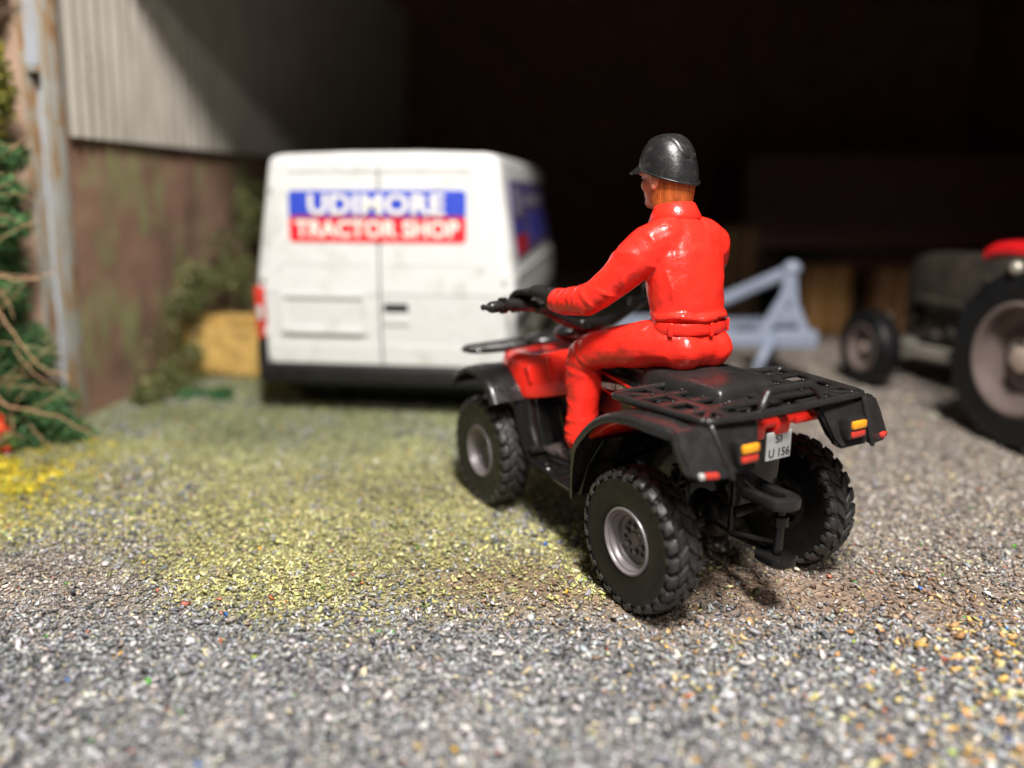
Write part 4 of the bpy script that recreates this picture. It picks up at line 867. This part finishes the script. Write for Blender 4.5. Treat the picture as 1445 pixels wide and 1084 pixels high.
# ================================================================ TRACTOR (x forward, y left)
tr = thing('tractor', 'old grey and red tractor with faded reddish wheel centres parked nose-first in the barn', 'tractor', (4.06, 5.08, 0), R(100))
def tractor_wheel(loc, rz, RR, W_, rim, nl, name='wheel'):
    t = MB(); t.lathe([(rim, W_ * .40), (rim * 1.04, W_ * .46), (RR * .80, W_ * .52), (RR * .92, W_ * .47), (RR * .955, W_ * .36), (RR * .96, 0), (RR * .955, -W_ * .36), (RR * .92, -W_ * .47), (RR * .80, -W_ * .52), (rim * 1.04, -W_ * .46), (rim, -W_ * .4)], 48, closed=True)
    for i in range(nl):
        for s in (1, -1):
            a0 = 2 * math.pi * (i + (.5 if s < 0 else 0)) / nl
            if RR > .5:
                V = []
                for (r0) in (RR * .945, RR * 1.0):
                    for (y, da) in ((-.01 * s, 0), (s * W_ * .5, .17)):
                        for d in (-.026, .026): a = a0 + da + d; rr = r0 if abs(y) < .05 else r0 * .972; V.append((rr * math.cos(a), y, rr * math.sin(a)))
                t.add(V, [(0, 1, 3, 2), (4, 6, 7, 5), (0, 4, 5, 1), (2, 3, 7, 6), (0, 2, 6, 4), (1, 5, 7, 3)])
    h = MB(); h.lathe([(0, W_ * .34), (rim * .22, W_ * .34), (rim * .25, W_ * .30), (rim * .27, W_ * .16), (rim * .40, W_ * .12), (rim * .44, W_ * .15), (rim * .66, W_ * .02), (rim * .70, W_ * .02), (rim * .70, -.02), (0, -.02)], 40)
    wh = h.build(name, M['tr_rim'], tr); wh.location = loc; wh.rotation_euler = (0, .3, rz); t.build('tyre', M['rubber'], wh)
    MB().lathe([(rim * 1.03, W_ * .42), (rim * 1.05, W_ * .47), (rim * .98, W_ * .50), (rim * .93, W_ * .46), (rim * .90, W_ * .20), (rim * .80, W_ * .10), (rim * .69, W_ * .05), (rim * .69, -.02), (rim * .85, 0), (rim, W_ * .1)], 48, closed=True).build('rim', M['tr_rim'], wh)
    MB().lathe([(0, W_ * .36), (rim * .20, W_ * .36), (rim * .225, W_ * .345), (rim * .225, W_ * .33)], 30).build('hub_cap', M['hub'], wh)
    n = MB()
    for k in range(8): g = R(45 * k); n.ball((rim * .34 * math.cos(g), W_ * .15, rim * .34 * math.sin(g)), rim * .035, 8)
    n.build('wheel_nut', M['tr_metal'], wh); s_ = MB()
    for k in range(4): g = R(90 * k + 20); s_.prism(rrect(rim * .26, rim * .13, rim * .06), W_ * .036, W_ * .05, 'xz', 0, Matrix.Rotation(-g, 4, 'Y') @ Matrix.Translation((0, 0, rim * .80)))
    if RR > .5: s_.build('rim_slot', M['hole'], wh)
for s in (1, -1): tractor_wheel((0, s * .62, .615), 0 if s > 0 else math.pi, .62, .30, .37, 18); tractor_wheel((1.80, s * .56, .345), 0 if s > 0 else math.pi, .35, .18, .20, 0)
b = MB(); b.box((.15, 0, .62), (.8, .42, .42), .06); b.tube([(0, -.55, .615), (0, .55, .615)], .11, 16); b.box((.80, 0, .66), (.6, .36, .44), .05); b.box((1.35, 0, .62), (.62, .34, .38), .04); b.box((1.78, 0, .52), (.3, .28, .2), .03)
for k in range(5): b.tube([(.95 + .16 * k, .17, .72), (.95 + .16 * k, .235, .80)], .035, 10)
b.tube([(.95, .245, .80), (1.62, .245, .80)], .035, 10); b.ball((1.22, .22, .56), (.07, .05, .07)); b.ball((1.45, .2, .50), (.06, .05, .05)); b.box((.62, .24, .55), (.25, .12, .2), .03); b.build('engine', M['tr_grey'], tr)
b = MB(); b.tube([(1.80, -.5, .36), (1.80, .5, .36)], .045, 10); b.tube([(1.62, .42, .42), (.80, .26, .44)], .022, 8); b.tube([(1.62, -.42, .42), (.80, -.26, .44)], .022, 8)
for s in (1, -1): b.tube([(1.80, s * .42, .36), (1.80, s * .42, .60)], .035, 10); b.ball((1.80, s * .42, .60), .05, 10)
b.build('front_axle', M['tr_metal'], tr)
b = MB(); secs = []
for (x, h, zt, zb) in ((.55, .22, 1.19, .90), (.62, .23, 1.22, .86), (1.2, .215, 1.21, .84), (1.70, .195, 1.19, .80), (1.88, .17, 1.15, .62), (1.94, .13, 1.08, .60)):
    secs.append([(x, -h, zb), (x, -h, zt - .12), (x, -h * .85, zt - .03), (x, -h * .5, zt), (x, h * .5, zt), (x, h * .85, zt - .03), (x, h, zt - .12), (x, h, zb)])
b.loft(secs); b.build('bonnet', M['tr_grey'], tr, 40)
for s in (1, -1):
    b = MB(); b.prism([(-.40, .95), (.30, .95), (.34, 1.20), (.20, 1.33), (-.1, 1.34), (-.36, 1.25)], s * .36, s * .38, 'xz'); fn = b.build('mudguard', M['tr_red'], tr, 50)
    b = MB(); secs = []                           # flat-topped wing with a rolled front edge
    for (x, zt) in ((.40, 1.33), (.33, 1.37), (.20, 1.385), (-.15, 1.385), (-.36, 1.36)):
        secs.append([(x, s * .36, zt - .07), (x, s * .36, zt), (x, s * .70, zt), (x, s * .76, zt - .02), (x, s * .775, zt - .06), (x, s * .77, zt - .10), (x, s * .74, zt - .10)])
    b.loft(secs); o = b.build('wing_top', M['tr_red'], fn, 30); applied(o, ('BEVEL', dict(width=.02, segments=3, limit_method='ANGLE')))
    MB().ball((.10, s * .76, 1.21), (.05, .05, .05), 12).build('work_lamp', M['tr_metal'], fn)
b = MB(); b.box((-.18, 0, 1.02), (.42, .46, .08), .035); b.box((-.38, 0, 1.20), (.07, .46, .36), .03); b.build('seat', M['black'], tr)
b = MB(); b.tube(ringpts((.36, .0, 1.38), .20, .20, 28, -.5), .014, 8, closed=True); b.tube([(.60, 0, 1.16), (.36, 0, 1.38)], .02, 8)
for k in range(3): g = R(120 * k + 30); b.tube([(.36, 0, 1.38), (.36 + .2 * math.cos(g), .2 * math.sin(g), 1.38 - .1 * math.cos(g))], .009, 6)
b.build('steering_wheel', M['black'], tr)
b = MB(); b.box((.05, .58, 1.425), (.22, .13, .05), .02); b.build('toolbox', M['tr_metal'], tr)

# ================================================================ CULTIVATOR
cv = thing('cultivator', 'lilac-grey spring-tine cultivator with a triangular headstock standing behind the rider', 'cultivator', (1.88, 6.95, -.05), R(-2))
b = MB(); b.box((0, 0, .435), (1.80, .12, .135), .02); b.box((-.05, .55, .50), (1.7, .10, .11), .02); b.box((.70, -.01, .44), (.38, .16, .165), .02); b.box((-.7, .28, .46), (.10, .6, .09), .02); b.box((.45, .28, .46), (.10, .6, .09), .02); b.build('frame', M['grey_plastic'], cv)
b = MB(); b.tube([(.42, 0, .50), (.60, .02, .82), (.645, .05, 1.06)], [(.055, .04)] * 3, 8); b.tube([(.80, 0, .49), (.68, .02, .75), (.645, .05, 1.06)], [(.045, .03)] * 3, 8); b.ball((.645, .05, 1.07), (.085, .06, .075), 14); b.box((.62, .02, .64), (.22, .05, .16), .02)
b.tube([(.63, .06, 1.05), (.15, .35, .76), (-.35, .55, .55)], [(.06, .045)] * 3, 8); b.build('headstock', M['grey_plastic'], cv)
for k in range(7):
    x = -.80 + .26 * k; yy = .05 if k % 2 else .55
    tn = MB(); tn.tube(curve_pts([(x, yy, .43), (x - .03, yy - .12, .41), (x - .13, yy - .24, .31), (x - .18, yy - .22, .14), (x - .14, yy - .12, .03)], 5), [(.030, .042)] * 21, 8); tn.prism([(-.05, -.02), (.05, -.02), (.03, .10), (-.03, .10)], -.012, .012, 'xz', .003, Matrix.Translation((x - .14, yy - .12, .04)) @ Matrix.Rotation(R(-30), 4, 'X')); tn.build('tine', M['grey_plastic'], cv)

# ================================================================ HAY BALES
def bale(name, label, loc, rz, d, col, n, group=None):
    t = thing(name, label, 'bale', loc, rz, group); b = bmesh.new(); bmesh.ops.create_cube(b, size=1); bmesh.ops.scale(b, vec=d, verts=b.verts); bmesh.ops.bevel(b, geom=list(b.edges), offset=.05, segments=2, affect='EDGES'); bmesh.ops.subdivide_edges(b, edges=b.edges, cuts=5, use_grid_fill=True)
    for v in b.verts:
        f = .020 * math.sin(v.co.x * 38 + 3 * v.co.z) + .03 * rnd.uniform(-1, 1); pin = -.022 * sum(math.exp(-((v.co.x - c * d[0]) / .03) ** 2) for c in (-.22, .22)); l = v.co.length; v.co *= 1 + (f * .5 + pin) / max(l, .1); v.co.z += d[2] / 2
    mb = MB().bm(b); me = mb.mesh('packed_straw', 60); ca = me.color_attributes.new('tint', 'FLOAT_COLOR', 'POINT')
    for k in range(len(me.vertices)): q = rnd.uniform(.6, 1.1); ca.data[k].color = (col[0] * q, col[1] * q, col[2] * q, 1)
    me.materials.append(M['straw']); link('packed_straw', me, t)
    P = np.c_[rng.uniform(-.5, .5, n) * d[0], rng.uniform(-.5, .5, n) * d[1], rng.uniform(0, 1, n) * d[2]]; f = rng.integers(0, 3, n); sg = rng.choice([-1, 1], n)
    P[f == 0, 0] = sg[f == 0] * d[0] * .5; P[f == 1, 1] = sg[f == 1] * d[1] * .5; P[f == 2, 2] = d[2] * 1.0
    D = rng.normal(0, 1, (n, 3)); D[:, 0] *= .5; D /= np.linalg.norm(D, axis=1)[:, None]; D *= rng.uniform(.04, .14, n)[:, None]; 
    for ax in (0, 1): D[f == ax, ax] *= .25
    D[f == 2, 2] *= .25
    me = blades('loose_straw', P, D, rng.uniform(.003, .006, n), pick([col, tuple(c * 1.25 for c in col), tuple(c * .6 for c in col)], n, rng), M['straw']); tag(link('loose_straw', me, t), kind='stuff')
    for c in (-.22, .22): x = c * d[0]; b = MB(); b.tube([(x, -d[1] * .505, .02), (x, -d[1] * .505, d[2] * .99), (x, d[1] * .505, d[2] * .99), (x, d[1] * .505, .02)], .006, 6, closed=True); b.build('twine', M['twig'], t)
    return t
bale('hay_bale', 'golden hay bale on the ground left of the white van', (-2.70, 7.20, .0), R(-6), (.92, .46, .54), (.76, .50, .16), 2400, 'hay bales in and beside the barn')
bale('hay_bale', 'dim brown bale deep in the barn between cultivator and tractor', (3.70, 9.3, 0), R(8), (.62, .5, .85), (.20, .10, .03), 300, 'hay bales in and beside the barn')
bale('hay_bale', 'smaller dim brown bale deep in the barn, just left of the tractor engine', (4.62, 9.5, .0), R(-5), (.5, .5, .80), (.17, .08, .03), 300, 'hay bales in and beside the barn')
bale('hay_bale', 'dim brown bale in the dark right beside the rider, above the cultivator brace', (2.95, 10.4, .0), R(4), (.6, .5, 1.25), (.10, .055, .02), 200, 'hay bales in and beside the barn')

# dark red trailer far back in the barn
tl = thing('farm_trailer', 'dark red high-sided farm trailer in the darkness at the back of the barn', 'trailer', (5.4, 11.8, 0), R(180))
for k in range(4): MB().box((0, -.88, 1.15 + .29 * k), (4.4, .04, .28), .008).build('side_plank', M['trailer'], tl); 
b = MB(); b.box((0, 0, .98), (4.4, 1.8, .12), .02); b.box((2.18, 0, 1.6), (.05, 1.8, 1.15)); b.box((-2.18, 0, 1.6), (.05, 1.8, 1.15)); b.box((0, .88, 1.6), (4.4, .04, 1.15)); b.build('trailer_bed', M['trailer'], tl)
for x in (-1.9, -.65, .65, 1.9): MB().box((x, -.92, 1.58), (.09, .05, 1.2), .01).build('stake', M['trailer'], tl)
for x in (-1.2, 1.2):
    for s in (1, -1):
        wh = MB().lathe([(.22, .08), (.24, .12), (.40, .12), (.45, .08), (.45, -.08), (.40, -.12), (.22, -.1)], 30, closed=True).build('wheel', M['rubber'], tl); wh.location = (x, s * .75, .45)
        MB().lathe([(.23, .08), (.18, .05), (.06, .09), (0, .09)], 24).lathe([(.23, -.08), (.18, -.05), (.06, -.09), (0, -.09)], 24).build('rim', M['tr_rim'], wh)
b = MB(); b.tube([(1.2, -.7, .45), (1.2, .7, .45)], .05); b.tube([(-1.2, -.7, .45), (-1.2, .7, .45)], .05); b.box((0, -.4, .75), (4.2, .1, .34), .02); b.box((0, .4, .75), (4.2, .1, .34), .02); b.build('chassis', M['trailer'], tl)

# ================================================================ PLANTS
def foliage(name, clumps, n, size, pal, parent, shell=.55, up=.2):
    vol = np.array([c[1][0] * c[1][1] * c[1][2] for c in clumps]) ** .67; idx = rng.choice(len(clumps), n, p=vol / vol.sum())
    C = np.array([c[0] for c in clumps])[idx]; Rr = np.array([c[1] for c in clumps])[idx]
    d = rng.normal(size=(n, 3)); d /= np.linalg.norm(d, axis=1)[:, None]; rad = shell + (1 - shell) * rng.uniform(size=n) ** .6
    bump = 1 + .22 * np.sin(d[:, 0] * 9 + idx) * np.sin(d[:, 2] * 8 + idx * 2) + rng.normal(0, .07, n)
    P = C + d * Rr * (rad * bump)[:, None]; nrm = d + rng.normal(0, .6, (n, 3)) + np.array([0, 0, up]); nrm /= np.linalg.norm(nrm, axis=1)[:, None]
    t = np.cross(nrm, rng.normal(size=(n, 3))); t /= np.linalg.norm(t, axis=1)[:, None]; bt = np.cross(nrm, t); s = (size * np.exp(rng.normal(0, .3, n)))[:, None]
    V = np.stack([P - t * s, P + bt * s * .55 + nrm * s * .15, P + t * s, P - bt * s * .55 + nrm * s * .15], 1).reshape(-1, 3); F = np.arange(n * 4).reshape(-1, 4)
    c = pick(pal, n, rng); cl = np.random.default_rng(5).uniform(.75, 1.25, len(clumps))[idx][:, None]
    return link(name, big_mesh(name, V, F, np.repeat(c * cl, 4, 0), M['leaf']), parent)
def twigs(parent, lines, r0, r1, name='twig', n=4):
    for p in lines:
        c = curve_pts(p, n); m = len(c); c = [q + Vector((rnd.gauss(0, .006), rnd.gauss(0, .006), rnd.gauss(0, .006))) for q in c]
        MB().tube(c, [r0 + (r1 - r0) * i / (m - 1) for i in range(m)], 6).build(name, M['twig'], parent)
def column(cx, cy, z0, z1, w0, w1, n, dz=.0):
    return [((cx + rnd.uniform(-1, 1) * w0 * .55 + (rnd.uniform(-.03, .03)), cy + rnd.uniform(-1, 1) * w1 * .5, z0 + (z1 - z0) * (i + .5) / n), (w0 * rnd.uniform(.42, .7), w1 * rnd.uniform(.5, .75), (z1 - z0) / n * rnd.uniform(.8, 1.15))) for i in range(n)]
sh = thing('shrub', 'dark green bushy shrub with bare tan twigs in front of the steel post', 'shrub', (-3.33, 5.14, 0))
cl = column(-.08, .0, .02, 1.98, .24, .26, 18) + column(-.34, .05, 0, 1.95, .30, .28, 16) + column(.08, -.02, .0, .42, .22, .2, 5) + column(.24, .02, -.02, .16, .18, .18, 3)
foliage('foliage', cl, 30000, .016, [(.050, .125, .038), (.065, .155, .050), (.030, .08, .026), (.11, .21, .07), (.055, .13, .055)], sh)
twigs(sh, [[(-.35, -.2, 1.30), (-.15, -.30, 1.22), (.0, -.30, 1.14), (.05, -.28, 1.0), (.12, -.3, .85), (.26, -.28, .62), (.44, -.25, .50)], [(-.4, -.25, .72), (-.2, -.3, .60), (-.06, -.32, .50), (.0, -.3, .36)], [(.0, -.3, 1.13), (.12, -.3, 1.18), (.28, -.26, 1.16), (.42, -.2, 1.20)], [(-.05, -.32, .38), (.1, -.35, .34), (.35, -.3, .26), (.58, -.2, .06)], [(-.3, -.3, .17), (-.1, -.36, .10), (.05, -.35, .16), (.08, -.33, .28)]], .009, .004, 'branch', 5)
tw = []
for k in range(40):
    x0, z0 = rnd.uniform(-.35, .15), rnd.uniform(.1, 1.95); a = rnd.uniform(-.9, .9); L = rnd.uniform(.18, .5)
    tw.append([(x0, -.22, z0), (x0 + L * .5 * math.cos(a), -.3 + rnd.uniform(-.05, .05), z0 + L * .45 * math.sin(a) + .03), (x0 + L * math.cos(a), -.28 + rnd.uniform(-.08, .08), z0 + L * math.sin(a))])
twigs(sh, tw, .0045, .0018)
yl = thing('shrub', 'yellow-green leafy shrub climbing the pink pier at the top left edge', 'shrub', (-3.36, 5.25, 1.95))
foliage('foliage', column(-.02, 0, .05, 1.5, .20, .2, 12) + column(-.3, .05, -.2, 1.5, .25, .2, 10), 7000, .020, [(.26, .24, .03), (.34, .31, .05), (.18, .19, .03), (.12, .15, .04)], yl)
twigs(yl, [[(-.1, 0, -1.9), (-.08, .02, -.9), (-.1, 0, 0), (-.05, .03, .8), (-.1, 0, 1.4)], [(-.1, .0, -.2), (.1, -.12, -.05), (.25, -.15, .06)]], .014, .006, 'stem')
fl = thing('flower', 'red flowers low at the left edge in front of the dark green shrub', 'flower', (-3.38, 4.86, .02))
foliage('petal', [((-.02, 0, .14), (.05, .05, .06)), ((-.06, .02, .22), (.05, .05, .05)), ((.03, -.03, .03), (.04, .04, .03))], 700, .018, [(.72, .05, .02), (.62, .03, .03), (.75, .14, .03)], fl); foliage('leaf', [((0, 0, .06), (.10, .08, .06))], 400, .018, [(.05, .12, .03), (.10, .16, .03)], fl)
yc = thing('ground_cover_plant', 'bright yellow moss-like cushion plant at the left edge', 'plant', (-3.20, 4.42, 0))
foliage('foliage', [((rnd.uniform(-.45, .40), rnd.uniform(-.28, .28), rnd.uniform(.0, .03)), (rnd.uniform(.06, .13), rnd.uniform(.06, .13), rnd.uniform(.02, .05))) for k in range(26)], 4200, .013, [(.66, .48, .03), (.72, .56, .05), (.55, .46, .05), (.40, .40, .05)], yc)
iv = thing('ivy', 'olive green creeper spreading up the brown side wall left of the van', 'ivy', (-2.93, 7.5, 0))
cl = []
for k in range(120):
    yy = rnd.uniform(-1.45, 2.0); top = .45 + 1.35 * max(0, (yy + 1.45) / 2.2) if yy < .8 else 1.9; z = rnd.uniform(0, 1) ** 1.5 * top; wx = .127 * yy + LEAN * z
    if -.55 < yy < .35 and z < .62: continue
    cl.append(((wx + .02 + .16 * (1 - z / 1.8) * rnd.uniform(.3, 1), yy, z), (rnd.uniform(.06, .16), rnd.uniform(.10, .24), rnd.uniform(.08, .2))))
foliage('foliage', cl, 12500, .020, [(.11, .135, .04), (.15, .17, .055), (.07, .10, .03), (.19, .18, .075), (.13, .11, .055)], iv, .3)
twigs(iv, [[(.0, -.9, 0), (.04, -.7, .3), (.06, -.5, .7)], [(.1, .2, 0), (.1, .3, .6), (.16, .4, 1.2)], [(.15, .9, 0), (.2, 1.0, .7), (.25, 1.1, 1.5)]], .010, .004, 'stem')
tf = thing('grass_tuft', 'low dark green tuft on the ground in front of the hay bale', 'plant', (-2.62, 6.30, 0)); foliage('foliage', [((rnd.uniform(-.22, .2), rnd.uniform(-.1, .1), .02), (.1, .08, .05)) for k in range(8)], 900, .018, [(.03, .12, .04), (.05, .15, .05)], tf)
